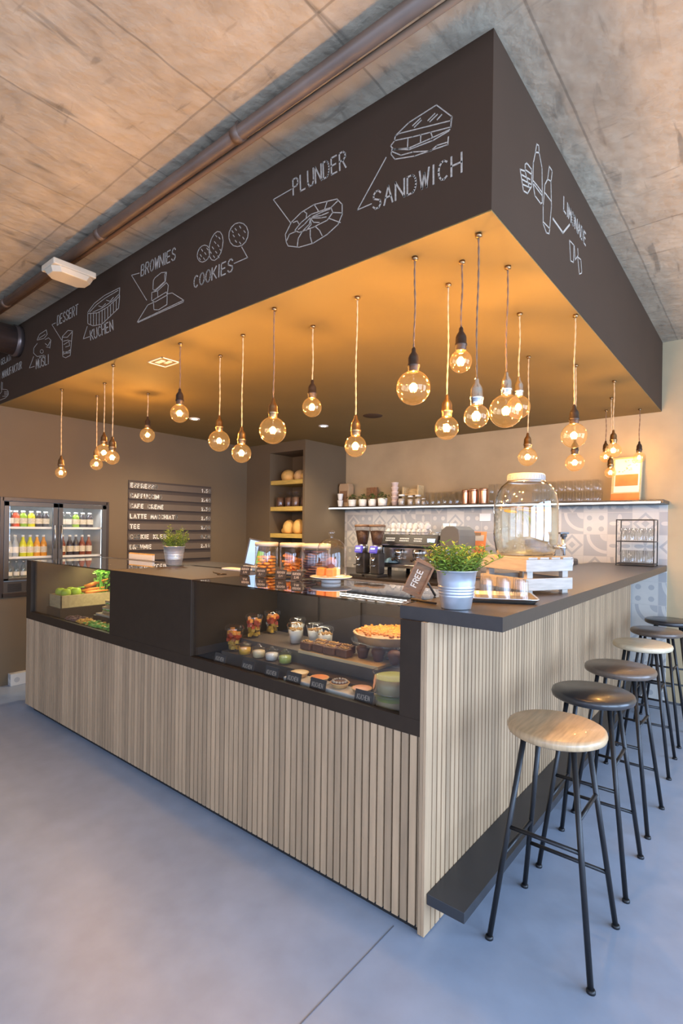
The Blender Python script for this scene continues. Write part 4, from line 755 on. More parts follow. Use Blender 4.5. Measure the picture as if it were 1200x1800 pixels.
# ================================================================ menu board
mb = thing('menu_board', 'brown letter board of drinks and prices mounted on the taupe wall', 'menu board', (XL, 1.70, 1.0))
B().box(XL, XL+.006, 1.195, 2.245, 0.88, 1.905).build('back_panel', mat('menu_panel', (0.050, 0.034, 0.025), .7), mb)
lines = [('ESPRESSO', '1.50'), ('CAPPUCCINO', '2.40'), ('CAFE CREME', '2.30'), ('LATTE MACCHIATO', '2.60'), ('TEE', '2.00'), ('COOKIE KLEIN', '0.80'), ('BROWNIE', '2.10'), ('', ''), ('KUCHEN', '')]
z = 1.832
rail = mat('menu_rail', (0.105, 0.075, 0.052), .6)
fm = lambda u, v, t: (XL+.018+t, u, v)
for i, (tx, pr) in enumerate(lines):
    B().box(XL+.006, XL+.016, 1.198, 2.242, z-.006, z+.052).box(XL+.006, XL+.026, 1.198, 2.242, z-.014, z-.006).build('rail', rail, mb)
    if tx:
        b = B(); o_ = 1.215 if tx != 'KUCHEN' else 1.66
        write(b, tx, (o_, z), (len(tx)*.0395-.012-(.02 if 'I' in tx else 0), 0), (0, .040), fm, .0095, gap=.55)
        b.build('lettering', 'letter', mb)
    if pr:
        b = B(); write(b, pr, (2.10, z), (.125, 0), (0, .036), fm, .0085, gap=.6); b.build('price', 'letter', mb)
    z -= .1085

# ================================================================ bread and jars in the niche
def loaf(name, c, rx, ry, rz, lab, mt_='bread', tilt=0.0):
    r_ = random.Random(hash(lab) % 1000); b = B(); b.ball((0, 0, 0), rx, ry, rz, 20, 12, Matrix.Rotation(tilt, 3, 'Y'))
    zmin = min(v[2] for v in b.v)
    b.v = [(c[0]+v[0], c[1]+v[1], c[2]+(v[2] if v[2] > -rz*.6 else -rz*.6+(v[2]+rz*.6)*.2)+rz*.68) for v in b.v]
    o = b.build(name, mt_, None, c); tag(o, lab, 'bread'); return o
loaf('bread_loaf', (-3.66, 2.95, 2.0), .09, .09, .085, 'round golden loaf at the left of the top niche shelf')
loaf('bread_loaf', (-3.475, 2.98, 2.0), .085, .09, .08, 'flour-dusted loaf in the middle of the top niche shelf', 'pastry')
loaf('bread_loaf', (-3.335, 2.92, 2.0), .05, .08, .06, 'half-hidden loaf at the right end of the top niche shelf')
loaf('bread_loaf', (-3.61, 2.93, 1.355), .075, .09, .10, 'tall rounded loaf left on the bottom niche shelf')
loaf('bread_loaf', (-3.445, 2.93, 1.355), .08, .09, .105, 'largest crusty loaf on the bottom niche shelf')
loaf('bread_loaf', (-3.755, 3.03, 1.355), .06, .08, .05, 'flat small loaf at the left end of the bottom niche shelf')
loaf('bread_loaf', (-3.322, 2.95, 1.355), .038, .08, .05, 'small loaf at the right end of the bottom niche shelf')
def swing_jar(lab):
    t = thing('storage_jar', lab, 'jar', (0, 0, 0), 'swing-top jars in the wall niche')
    B().lathe([(0, .001), (.052, .001), (.055, .01), (.055, .13), (.04, .15), (.037, .165)], seg=20, cap=False).build('glass_body', 'glass_tumbler', t)
    B().lathe([(0, .006), (.050, .006), (.050, .115), (0, .12)], seg=18, cap=False).build('contents', 'beans', t)
    B().lathe([(.040, .166), (.042, .172), (.040, .185), (0, .19)], seg=18).build('lid', 'glass_tumbler', t)
    return t
sj = swing_jar('')
for x_, y_, lab in ((-3.745, 2.90, 'leftmost swing-top jar of beans on the middle niche shelf'), (-3.62, 2.93, 'second swing-top jar from the left on the middle niche shelf'), (-3.475, 2.90, 'brightest swing-top jar in the middle of the niche shelf'), (-3.345, 2.92, 'rightmost swing-top jar half behind the niche edge')):
    place(sj, (x_, y_, 1.68), label=lab)

# ================================================================ things on the long wall shelf
SZ = 1.690; SY = 3.40
def shelf_obj(b, name, mt_, x, lab, cat, **k): return tag(b.build(name, mt_, None, (x, SY, SZ), **k), lab, cat)
t = thing('coffee_bag', 'brown paper coffee bag at the left end of the wall shelf', 'bag', (-3.14, 3.44, SZ))
B().prism([(-3.21, SZ), (-3.06, SZ), (-3.055, SZ+.25), (-3.075, SZ+.29), (-3.20, SZ+.29), (-3.215, SZ+.25)], 'y', 3.39, 3.49).build('bag_body', 'kraft', t, bevel=.006)
B().box(-3.19, -3.08, 3.384, 3.389, SZ+.06, SZ+.2).build('label', 'brown_wood', t)
def cup_stack(n, lab, nm='cup_stack'):
    pass
cup = B().lathe([(0, .002), (.024, .002), (.026, .006), (.036, .075), (.0375, .077), (.035, .077), (.025, .008), (0, .007)], seg=18, cap=False).build('paper_cup', 'ceramic', None, (0, 0, 0)); tag(cup, '', 'cup', 'paper cups at the left end of the shelf')
place(cup, (-3.115, 3.30, SZ), label='lower white cup of the stack before the coffee bag')
place(cup, (-3.115, 3.30, SZ+.080), label='upper white cup of the stack before the coffee bag')
def herb_pot(lab):
    t = thing('shelf_plant', lab, 'plant', (0, 0, 0), 'small white plant pots on the wall shelf')
    B().lathe([(0, 0), (.040, 0), (.044, .004), (.052, .085), (.049, .085), (.046, .07), (0, .068)], seg=20, cap=False).build('pot', 'ceramic', t)
    b = B(); rr_ = random.Random(3)
    for i in range(46):
        a = rr_.uniform(0, 2*PI); q = rr_.uniform(0, .07); z_ = rr_.uniform(.08, .16-q*.5); c = Vector((q*math.cos(a), q*math.sin(a), z_)); e = Vector((math.cos(a+1)*.02, math.sin(a+1)*.02, rr_.uniform(-.01, .015))); f_ = Vector((-math.sin(a)*.011, math.cos(a)*.011, .004))
        b.add([c-e, c-f_, c+e, c+f_], [(0, 1, 2, 3)])
    b.build('leaves', 'leaf_dark', t); return t
hp = herb_pot('')
for x_, lab in ((-2.975, 'leftmost white plant pot with dark leaves on the wall shelf'), (-2.815, 'second white plant pot from the left on the wall shelf'), (-2.675, 'third white plant pot from the left on the wall shelf'), (-2.53, 'widest, fourth white plant pot on the wall shelf')):
    place(hp, (x_, SY-.04, SZ), label=lab, rz=x_*7, scale=1.0 if x_ != -2.53 else (1.15, 1.15, 1.08))
t = thing('picture_stand', 'small gilt stand showing above the shelf plants', 'ornament', (-2.76, 3.50, SZ)); B().box(-2.86, -2.70, 3.49, 3.51, SZ, SZ+.235).build('board', 'brown_wood', t); 
for x_ in (-2.785, -2.745, -2.715): B().box(x_-.006, x_+.006, 3.482, 3.489, SZ+.17, SZ+.235).build('gilt_bar', 'copper', t)
t = thing('syrup_bottle', 'slim dark bottle left of the pink stacked cups on the shelf', 'bottle', (-2.425, SY+.09, SZ)); B().lathe([(0, 0), (.03, 0), (.032, .12), (.012, .165), (.012, .19), (0, .19)], (-2.425, SY+.09, SZ), 16, cap=False).build('bottle_body', 'drink_red', t); B().lathe([(.014, .185), (.014, .205), (0, .205)], (-2.425, SY+.09, SZ), 12).build('cap', 'steel', t)
pc = B().lathe([(0, 0), (.03, 0), (.040, .048), (.043, .05), (.043, .056), (.030, .058)], seg=16, cap=False).build('stacked_cup', 'pink', None, (0, 0, 0)); tag(pc, '', 'cup')
pc2 = mat('rose_ceramic', (0.75, 0.58, 0.50), .3); pc.data.materials[0] = pc2
for i in range(5): place(pc, (-2.355, SY-.05, SZ+i*.052), label='rose cup %s in the tall stack on the wall shelf' % ('at the bottom', 'second from the bottom', 'in the middle', 'second from the top', 'at the top')[i])
t = thing('wooden_crate_box', 'open golden wooden box frame standing on the wall shelf behind jars', 'box', (-2.2, 3.48, SZ))
b = B(); b.box(-2.30, -2.285, 3.42, 3.54, SZ, SZ+.215).box(-2.105, -2.09, 3.42, 3.54, SZ, SZ+.23).box(-2.285, -2.105, 3.53, 3.54, SZ, SZ+.2).box(-2.285, -2.105, 3.42, 3.53, SZ+.12, SZ+.13); b.build('frame', 'pine', t)
sjar = thing('spice_jar', '', 'jar', (0, 0, 0), 'small jars on the wall shelf')
B().lathe([(0, 0), (.034, 0), (.036, .005), (.036, .085), (.03, .095)], seg=18, cap=False).build('glass_body', 'glass_tumbler', sjar); B().lathe([(0, .004), (.032, .004), (.032, .07), (0, .072)], seg=16, cap=False).build('contents', 'cream', sjar); B().lathe([(.032, .094), (.033, .112), (0, .113)], seg=16).build('lid', 'ceramic', sjar)
for x_, sc_, lab in ((-2.245, 1.1, 'jar in front of the golden box, left of three small shelf jars'), (-2.13, .95, 'middle one of three small cream-filled shelf jars'), (-2.035, 1.0, 'right one of three small cream-filled shelf jars'), (-1.965, .65, 'tiny jar right of the three cream-filled shelf jars')):
    place(sjar, (x_, SY-.08, SZ), scale=sc_, label=lab)
def tumbler(name, r0, r1, h, lab='', grp=None, mt_='glass_shelf', cat='glass', seg=14):
    o = B().lathe([(0, .002), (r0, .001), (r0+.001, .006), (r1, h), (r1-.002, h), (r0-.002, .010), (0, .009)], seg=seg, cap=False).build(name, mt_, None, (0, 0, 0)); return tag(o, lab, cat, grp)
tg = tumbler('latte_glass', .027, .034, .135)
for i, x_ in enumerate((-1.915, -1.845, -1.775, -1.705, -1.635, -1.565)):
    for y_ in (SY-.09, SY+.02): place(tg, (x_, y_, SZ), label='tall latte glass in the double row between small jars and copper tins', group='latte glasses left of the copper tins')
tn = thing('tea_tin', '', 'tin', (0, 0, 0), 'tins on the wall shelf')
B().lathe([(0, 0), (.042, 0), (.043, .003), (.043, .135)], seg=22, cap=False).build('tin_body', 'copper', tn); B().lathe([(.0445, .130), (.0445, .15), (.04, .155), (0, .155)], seg=22).build('lid', 'copper', tn)
for x_, lab in ((-1.485, 'golden tea tin directly right of the latte glasses'), (-1.395, 'left copper tea tin of the pair left of the dispenser'), (-1.290, 'right copper tea tin of the pair left of the dispenser')): place(tn, (x_, SY-.06, SZ), label=lab, scale=(.8, .8, .95) if x_ < -1.45 else 1)
wt_ = tumbler('water_glass', .028, .035, .095)
for i, x_ in enumerate((-1.205, -1.125, -1.045)):
    for lv in range(2): place(wt_, (x_, SY-.06, SZ+lv*.097), label='stacked water glass on the shelf left of the dispenser lid', group='stacked glasses left of the dispenser')
for i in range(12):
    x_ = -.765+i*.0745
    if x_ > -.19: break
    for lv in range(2 if x_ < -.47 else 2):
        for y_ in (SY-.08, SY+.02): place(wt_, (x_, y_, SZ+lv*.097), label='stacked water glass on the shelf right of the dispenser', group='stacked glasses right of the dispenser')
# poster leaning against the wall
ps = thing('menu_poster', 'orange and white framed poster leaning on the right end of the shelf', 'poster', (-.03, 3.50, SZ))
Rm = Matrix.Rotation(0.10, 3, 'X').inverted() @ Matrix.Rotation(-.10, 3, 'Z')
Rm = Matrix.Rotation(-.12, 3, 'Z') @ Matrix.Rotation(-.14, 3, 'X')
def pp(b, u0, u1, v0, v1, d0, d1, base=Vector((-.035, 3.40, SZ+.003))):
    vs = [base+Rm @ Vector((u, d, v)) for d in (d0, d1) for u, v in ((u0, v0), (u1, v0), (u1, v1), (u0, v1))]
    return b.add(vs, [(0, 1, 2, 3), (7, 6, 5, 4), (0, 4, 5, 1), (1, 5, 6, 2), (2, 6, 7, 3), (3, 7, 4, 0)])
pp(B(), -.115, .115, 0, .385, 0, .03).build('frame', 'pine', ps)
pp(B(), -.095, .105, .075, .37, -.003, 0).build('sheet', 'paper', ps)
pp(B(), -.115, .110, .004, .065, -.003, 0).build('orange_band', 'poster_orange', ps)
pp(B(), -.085, .095, .13, .23, -.005, -.003).build('orange_print', 'poster_orange', ps)
b = B(); rr_ = random.Random(2)
for i in range(22): u = rr_.uniform(-.07, .08); v = rr_.uniform(.25, .35); pp(b, u, u+.012, v, v+.005, -.0045, -.003)
b.build('small_print', 'kraft', ps)
# ================================================================ espresso machine and back counter things
WZ = .94
em = thing('espresso_machine', 'wide two-group chrome espresso machine with white cups on top', 'coffee machine', (-1.82, 3.0, WZ))
x0, x1, yf, yr = -2.26, -1.56, 2.90, 3.42
B().box(x0+.02, x1-.02, yf+.06, yr, WZ+.09, WZ+.30).build('body', 'steel', em, bevel=.01)
B().prism([(yf-.03, WZ+.09), (yf+.1, WZ+.09), (yf+.1, WZ+.135), (yf-.03, WZ+.125)], 'x', x0, x1).build('drip_tray', 'steel', em, bevel=.004)
B().prism([(yf-.02, WZ+.335), (yf+.02, WZ+.43), (yr, WZ+.43), (yr, WZ+.30), (yf+.04, WZ+.30)], 'x', x0, x1).build('control_panel', 'dark_plastic', em, bevel=.006)
B().box(x0-.01, x1+.01, yf-.028, yf+.04, WZ+.315, WZ+.334).build('chrome_rail', 'chrome', em, bevel=.004)
b = B()
for k_, cx_ in enumerate((-2.10, -1.93, -1.76)):
    for r_ in range(2):
        for c in range(6 if k_ < 2 else 5): b.box(cx_-.06+c*.019, cx_-.048+c*.019, yf-.012+r_*.010, yf+.01+r_*.012, WZ+.362+r_*.022, WZ+.374+r_*.022)
b.build('buttons', 'button', em)
B().box(-1.665, -1.585, yf-.014, yf+.01, WZ+.358, WZ+.395).build('display', 'lcd', em)
for cx_ in (-2.02, -1.80):
    g = B().lathe([(.0, .28), (.045, .28), (.048, .24), (.040, .215), (.036, .205)], (cx_, yf+.02, WZ), 20).build('group_head', 'chrome', em)
    B().lathe([(.0, .20), (.038, .20), (.038, .175), (.012, .165), (.008, .15), (0, .15)], (cx_, yf+.02, WZ), 18).build('portafilter', 'chrome', g)
    B().tube([(cx_, yf-.01, WZ+.19), (cx_+.03, yf-.10, WZ+.185), (cx_+.05, yf-.16, WZ+.18)], .011, 8, .015).build('handle', 'black', g)
for cx_ in (x0+.06, x1-.06):
    B().tube([(cx_, yf+.02, WZ+.31), (cx_, yf-.04, WZ+.27), (cx_+.01, yf-.05, WZ+.17), (cx_+.01, yf-.06, WZ+.14)], .006, 8).build('steam_wand', 'chrome', em)
B().prism([(yf-.02, WZ+.14), (yr, WZ+.09), (yr, WZ+.44), (yf+.10, WZ+.44), (yf-.01, WZ+.34), (yf+.04, WZ+.30)], 'x', x1-.005, x1+.022).build('side_panel', 'steel', em, bevel=.004)
B().prism([(yf-.02, WZ+.14), (yr, WZ+.09), (yr, WZ+.44), (yf+.10, WZ+.44), (yf-.01, WZ+.34), (yf+.04, WZ+.30)], 'x', x0-.022, x0+.005).build('side_panel', 'steel', em, bevel=.004)
for cx_ in (x0+.08, x1-.08):
    for cy_ in (yf+.10, yr-.05): B().lathe([(.022, 0), (.022, .085), (.03, .092)], (cx_, cy_, WZ), 14).build('leg', 'dark_plastic', em)
b = B(); b.tube([(x0, yf+.05, WZ+.455), (x1, yf+.05, WZ+.455)], .004, 6)
for x_ in (x0+.02, -1.91, x1-.02): b.tube([(x_, yf+.05, WZ+.43), (x_, yf+.05, WZ+.456)], .004, 6)
b.build('cup_rail', 'chrome', em)
cc = thing('espresso_cup', 'white espresso cup upside down on top of the espresso machine', 'cup', (0, 0, 0), 'cups on the espresso machine')
B().lathe([(.034, 0), (.036, .002), (.033, .03), (.022, .052), (.016, .055), (.016, .060), (0, .060)], seg=18, cap=False).build('bowl', 'ceramic', cc)
B().tube([(.030, 0, .012), (.050, 0, .016), (.050, 0, .036), (.028, 0, .042)], .0038, 6).build('handle', 'ceramic', cc)
rr_ = random.Random(5)
for i in range(8):
    for j_ in range(2): place(cc, (x0+.065+i*.062, yf+.10+j_*.09, WZ+.431), rz=rr_.uniform(-2, 0))
for i in range(7): place(cc, (x0+.10+i*.068, yf+.14, WZ+.492), rz=rr_.uniform(-2, 0))
tgw = B().lathe([(0, 0), (.026, 0), (.034, .12), (.031, .12), (.024, .006), (0, .005)], seg=14, cap=False).build('stacked_white_cup', 'ceramic', None, (0, 0, 0)); tag(tgw, '', 'cup')
for i, (x_, n_) in enumerate(((-1.69, 0), (-1.61, 1))): place(tgw, (x_, 3.32, WZ+.431), label=('tall white cup behind the machine display', 'tall white cup at the right end of the machine top')[n_])
# cloth and milk jug
b = B(); b.add([(-2.22, 2.87, WZ+.138), (-2.02, 2.87, WZ+.138), (-2.03, 2.95, WZ+.138), (-2.20, 2.95, WZ+.138), (-2.12, 2.92, WZ+.19), (-2.16, 2.94, WZ+.17)], [(0, 1, 4), (1, 2, 4), (2, 3, 5), (3, 0, 5), (0, 4, 5), (4, 2, 5)])
tag(b.build('cleaning_cloth', 'blue', None, (-2.12, 2.92, WZ+.134)), 'light blue cloth crumpled on the left of the machine drip tray', 'cloth')
def grinder(lab):
    t = thing('coffee_grinder', lab, 'grinder', (0, 0, 0), 'coffee grinders')
    B().box(-.075, .075, -.10, .12, 0, .025).build('base', 'dark_plastic', t, bevel=.005)
    B().box(-.055, .055, -.02, .10, .025, .24).build('body', 'dark_plastic', t, bevel=.012)
    hd = B().lathe([(.02, .235), (.055, .24), (.058, .30), (.05, .32)], (0, .03, 0), 22).build('burr_housing', 'steel', t)
    B().lathe([(.048, .318), (.052, .33), (.083, .50), (.085, .505)], (0, .03, 0), 24, cap=False).build('hopper', 'glass_plastic', t)
    B().lathe([(0, .322), (.046, .322), (.074, .465), (0, .47)], (0, .03, 0), 22, cap=False).build('coffee_beans', 'beans', t)
    B().lathe([(.087, .503), (.087, .52), (.08, .528), (0, .53)], (0, .03, 0), 24).build('lid', 'brown_wood', t)
    B().obox((0, -.045, .275), .085, .03, .075, Matrix.Rotation(-.35, 3, 'X')).build('control_face', 'purple', t, bevel=.008)
    B().obox((0, -.064, .285), .05, .004, .018, Matrix.Rotation(-.35, 3, 'X')).build('display', 'lcd', t)
    B().lathe([(.03, .20), (.012, .15), (.010, .14)], (0, -.06, 0), 14).build('spout', 'chrome', t)
    B().tube([(-.03, -.03, .12), (-.03, -.09, .115), (.03, -.09, .115), (.03, -.03, .12)], .005, 6).build('fork', 'chrome', t)
    return t
g1 = grinder('')
place(g1, (-2.335, 2.70, WZ), .1, 'left coffee grinder with brown bean hopper and violet display')
place(g1, (-2.150, 2.70, WZ), .1, 'right coffee grinder with brown hopper touching the espresso machine', scale=(.98, .98, 1.0))
# rounded grey cover of the batch brewer right of the machine
br = thing('batch_brewer', 'dark grey rounded brewer standing right of the espresso machine', 'coffee machine', (-1.43, 3.05, WZ))
q = [(-1.535, WZ+.30), (-1.535, WZ+.43), (-1.52, WZ+.485), (-1.47, WZ+.52), (-1.39, WZ+.52), (-1.34, WZ+.485), (-1.325, WZ+.43), (-1.325, WZ+.30)]
B().prism(q, 'y', 2.90, 3.25).build('head', 'brewer', br, bevel=.01)
B().box(-1.525, -1.335, 3.13, 3.25, WZ, WZ+.30).build('column', 'steel', br, bevel=.005)
B().box(-1.535, -1.325, 2.93, 3.25, WZ, WZ+.03).build('base', 'dark_plastic', br, bevel=.005)
B().lathe([(0, .031), (.07, .031), (.075, .06), (.06, .16), (.035, .19), (.04, .20)], (-1.43, 3.03, WZ), 22, cap=False).build('glass_jug', 'glass_tumbler', br)
# orange flyer
fl = thing('counter_flyer', 'orange and cream flyer on a clip stand at the splashback', 'flyer', (-1.36, 3.36, WZ+.2))
Rm = Matrix.Rotation(-.05, 3, 'Z') @ Matrix.Rotation(-.2, 3, 'X')
def fp(b, u0, u1, v0, v1, d0, d1, base): return b.add([base+Rm @ Vector((u, d, v)) for d in (d0, d1) for u, v in ((u0, v0), (u1, v0), (u1, v1), (u0, v1))], [(0, 1, 2, 3), (7, 6, 5, 4), (0, 4, 5, 1), (1, 5, 6, 2), (2, 6, 7, 3), (3, 7, 4, 0)])
fb_ = Vector((-1.37, 3.34, WZ+.24))
fp(B(), -.10, .10, 0, .235, 0, .004, fb_).build('sheet', 'poster_orange', fl); fp(B(), -.07, .075, .14, .20, -.002, 0, fb_).build('printed_band', 'cream', fl)
fp(B(), -.04, .04, .195, .225, -.005, 0, fb_).build('clip', 'brown_wood', fl)
B().tube([(-1.37, 3.345, WZ), (-1.37, 3.345, WZ+.25)], .006, 8).lathe([(0, 0), (.06, 0), (.06, .008), (0, .012)], (-1.37, 3.345, WZ), 18).build('stand', 'brown_wood', fl)
# right part: pots and tap near the splashback behind the dispenser
kp = thing('knock_box', 'dark square bin with lid standing behind the dispenser tap', 'bin', (-.62, 3.1, WZ))
B().box(-.74, -.54, 3.0, 3.2, WZ, WZ+.34).build('box', 'dark_plastic', kp, bevel=.01); B().box(-.75, -.53, 2.99, 3.21, WZ+.34, WZ+.41).build('lid', 'black', kp, bevel=.015)
mj = thing('milk_pitcher_bin', 'low dark machine with a white round handle between dispenser and glass rack', 'appliance', (-.42, 3.0, WZ))
B().box(-.52, -.335, 2.90, 3.15, WZ, WZ+.255).build('body', 'dark_plastic', mj, bevel=.02)
b = B(); b.tube([(-.32, 2.88+.035*math.cos(a), WZ+.235+.035*math.sin(a)) for a in [PI*2*i/14 for i in range(15)]], .007, 6); b.build('handle', 'white', mj)
# outlet and papers
tag(B().box(-1.42, -1.30, 3.540, 3.552, 1.52, 1.60).build('wall_outlet', 'white', None, (-1.36, 3.55, 1.52), bevel=.003), 'white double wall outlet in the tiles above the flyer', 'outlet')

# ================================================================ glass rack at the end of the bar
RZ = 1.146
gr = thing('glass_rack', 'small two-tier black wire rack of tumblers at the far end of the bar', 'rack', (.08, 3.37, RZ))
rx0, rx1, ry0, ry1 = -.068, .205, 3.26, 3.44
b = B()
for x_ in (rx0, rx1):
    for y_ in (ry0, ry1): b.box(x_-.004, x_+.004, y_-.004, y_+.004, RZ, RZ+.385)
for z_ in (.015, .20, .381):
    for y_ in (ry0, ry1): b.box(rx0, rx1, y_-.003, y_+.003, RZ+z_-.004, RZ+z_+.004)
    for x_ in (rx0, rx1): b.box(x_-.003, x_+.003, ry0, ry1, RZ+z_-.004, RZ+z_+.004)
b.build('wire_frame', 'steel_black', gr)
for z_ in (.019, .204): B().box(rx0, rx1, ry0, ry1, RZ+z_-.003, RZ+z_).build('shelf', 'black', gr)
rg = tumbler('rack_glass', .026, .036, .125)
for lv, z_ in enumerate((.020, .205)):
    for i in range(4):
        for y_ in (ry0+.045, ry1-.045): place(rg, (rx0+.045+i*.0625, y_, RZ+z_), scale=.85, label='tumbler on the %s tier of the wire rack' % ('lower', 'upper')[lv], group='%s tier rack tumblers' % ('lower', 'upper')[lv])

# ================================================================ crate and water dispenser
CX, CY = .022, .775; ca = math.atan2(.232, .118)       # direction of the crate's right face
ex = Vector((math.sin(ca), -math.cos(ca), 0)); ey = Vector((math.cos(ca), math.sin(ca), 0))
C0 = Vector((.117, .622, RZ))                               # front-right corner
cr = thing('wooden_crate', 'upturned pale slatted wooden crate on the bar carrying the dispenser', 'crate', (.0, .8, RZ))
LW, LD, CH = .30, .262, .153
def cb(b, a0, a1, b0, b1, z0, z1):   # a along -ex (leftwards), b along ey
    vs = [C0-ex*a+ey*bb+Vector((0, 0, z)) for z in (z0, z1) for a, bb in ((a0, b0), (a1, b0), (a1, b1), (a0, b1))]
    return b.add(vs, [(0, 3, 2, 1), (4, 5, 6, 7), (0, 1, 5, 4), (1, 2, 6, 5), (2, 3, 7, 6), (3, 0, 4, 7)])
for a_, z_ in ((0, .10), (0, .018)):
    cb(B(), -.0, .011, -.004, LD+.004, z_, z_+.052).build('side_board', 'crate', cr, bevel=.0015)
    cb(B(), LW-.011, LW, -.004, LD+.004, z_, z_+.052).build('side_board', 'crate', cr, bevel=.0015)
for b_ in (0, LD-.011):
    cb(B(), .0115, LW-.0115, b_, b_+.011, .10, .152).build('end_board', 'crate', cr, bevel=.0015)
    cb(B(), .0115, LW-.0115, b_, b_+.011, .018, .07).build('end_board', 'crate', cr, bevel=.0015)
for a_ in (.012, LW-.03-.012):
    for b_ in (.012, LD-.045): cb(B(), a_, a_+.02, b_, b_+.032, 0, CH-.001).build('corner_post', 'crate', cr)
for i in range(4): cb(B(), .0, LW, .008+i*.066, .008+i*.066+.05, CH, CH+.008).build('top_board', 'crate', cr)
dc = C0-ex*.15+ey*.13+Vector((0, 0, CH+.008)); dz = dc.z
dp = thing('drink_dispenser', 'large clear glass dispenser jar of lemon water with white screw lid and tap', 'dispenser', (dc.x, dc.y, dz))
c = (dc.x, dc.y, dz)
prof = [(0, .004), (.118, .004), (.128, .012), (.134, .035), (.136, .05), (.1405, .065), (.143, .10), (.143, .20), (.141, .245), (.132, .285), (.114, .318), (.092, .338), (.076, .346), (.074, .362)]
B().lathe(prof, c, 48, cap=False).build('glass_jar', 'glass_jar', dp)
wp = [(0, .012), (.112, .012), (.124, .022), (.130, .05), (.1385, .075), (.139, .10), (.139, .218), (0, .218)]
B().lathe(wp, c, 48, cap=False).build('water', 'water', dp)
B().lathe([(.1385, .2175), (.1392, .219), (.1385, .2215), (.131, .2215)], c, 48, cap=False).build('waterline', 'brass', dp)
ld = B().lathe([(.081, .345), (.083, .348), (.083, .372), (.078, .378), (0, .379)], c, 40).build('lid', 'lid_grey', dp, bevel=.001)
b = B()
for i in range(40): a = 2*PI*i/40; b.obox((c[0]+.0835*math.cos(a), c[1]+.0835*math.sin(a), c[2]+.360), .002, .004, .02, a)
b.build('lid_ridges', 'lid_grey', ld)
B().lathe([(.0845, .339), (.0845, .345), (.078, .3455)], c, 40, cap=False).build('lid_ring', 'steel', dp)
def slice_(lab, dx, dy, z_, tx, ty, r_=.030):
    o = B().lathe([(0, -.002), (r_, -.002), (r_, .002), (0, .002)], (0, 0, 0), 22, R=Matrix.Rotation(tx, 3, 'X') @ Matrix.Rotation(ty, 3, 'Y')); o.v = [(c[0]+dx+v[0], c[1]+dy+v[1], c[2]+z_+v[2]) for v in o.v]
    tag(o.build('lemon_slice', 'lemon', None, (c[0]+dx, c[1]+dy, c[2]+z_)), lab, 'fruit', 'lemon slices in the dispenser')
slice_('lemon slice floating at the left of the dispenser water surface', -.06, -.03, .205, .15, .2)
slice_('lemon slice floating in the middle of the dispenser water surface', .0, -.01, .208, -.1, .1)
slice_('lemon slice floating at the right of the dispenser water surface', .05, .04, .206, .2, -.15)
b = B()
for i in range(9): a = -1.6+i*.35; b.tube([(c[0]-.02, c[1]-.03, c[2]+.21), (c[0]-.02+.04*math.cos(a), c[1]-.03+.04*math.sin(a), c[2]+.185), (c[0]-.02+.07*math.cos(a), c[1]-.03+.07*math.sin(a), c[2]+.17-.006*i)], .0015, 4)
tag(b.build('mint_sprig', 'leaf', None, (c[0]-.02, c[1]-.03, c[2]+.17)), 'thin green sprig floating under the dispenser water surface', 'herb')
td = (ex*.70+ey*.2).normalized(); tb = Vector(c)+td*.138+Vector((0, 0, .045))
tp = B().tube([tb, tb+td*.055], .010, 12).build('tap', 'chrome', dp)
B().tube([tb+td*.045+Vector((0, 0, .045)), tb+td*.045-Vector((0, 0, .035))], .009, 12).build('tap_barrel', 'chrome', tp)
B().tube([tb+td*.045+Vector((0, 0, .045)), tb+td*.045+Vector((0, 0, .060))], .014, 12).obox(tb+td*.045+Vector((0, 0, .062)), .05, .012, .008, ca).build('tap_lever', 'dark_plastic', tp)

# ================================================================ tray of glasses
tr = thing('serving_tray', 'silver rimmed tray of upturned tumblers beside the crate', 'tray', (.07, .40, RZ))
ta = .47; tc = Vector((.065, .405, RZ)); TR = Matrix.Rotation(ta, 3, 'Z')
def rrect(hx, hy, z, r=.03, n=5):
    o = []
    for sx, sy, a0 in ((1, 1, 0), (-1, 1, 90), (-1, -1, 180), (1, -1, 270)):
        for i in range(n+1):
            a = math.radians(a0+90*i/n); o.append(tc+TR @ Vector((sx*(hx-r)+r*math.cos(a), sy*(hy-r)+r*math.sin(a), z)))
    return o
rings = [rrect(.128, .10, .002), rrect(.140, .112, .004), rrect(.150, .122, .018), rrect(.156, .128, .019), rrect(.156, .128, .017), rrect(.143, .115, .001)]
n_ = len(rings[0]); b = B(); b.add([v for r_ in rings for v in r_], [(j*n_+i, j*n_+(i+1) % n_, (j+1)*n_+(i+1) % n_, (j+1)*n_+i) for j in range(len(rings)-1) for i in range(n_)]+[tuple(range(n_))])
b.build('pan', 'steel', tr)
ug = B().lathe([(.031, 0), (.030, .002), (.025, .078), (.024, .084), (0, .085)], seg=18, cap=False).build('tray_glass', 'glass_tray', None, (0, 0, 0)); tag(ug, '', 'glass'); ug.scale = (.84, .84, .95)
for i in range(4):
    for j_ in range(3):
        p_ = tc+TR @ Vector((-.098+i*.0655, -.066+j_*.066, .004)); place(ug, tuple(p_), label='upturned tumbler on the silver tray', group='upturned tumblers on the silver tray')

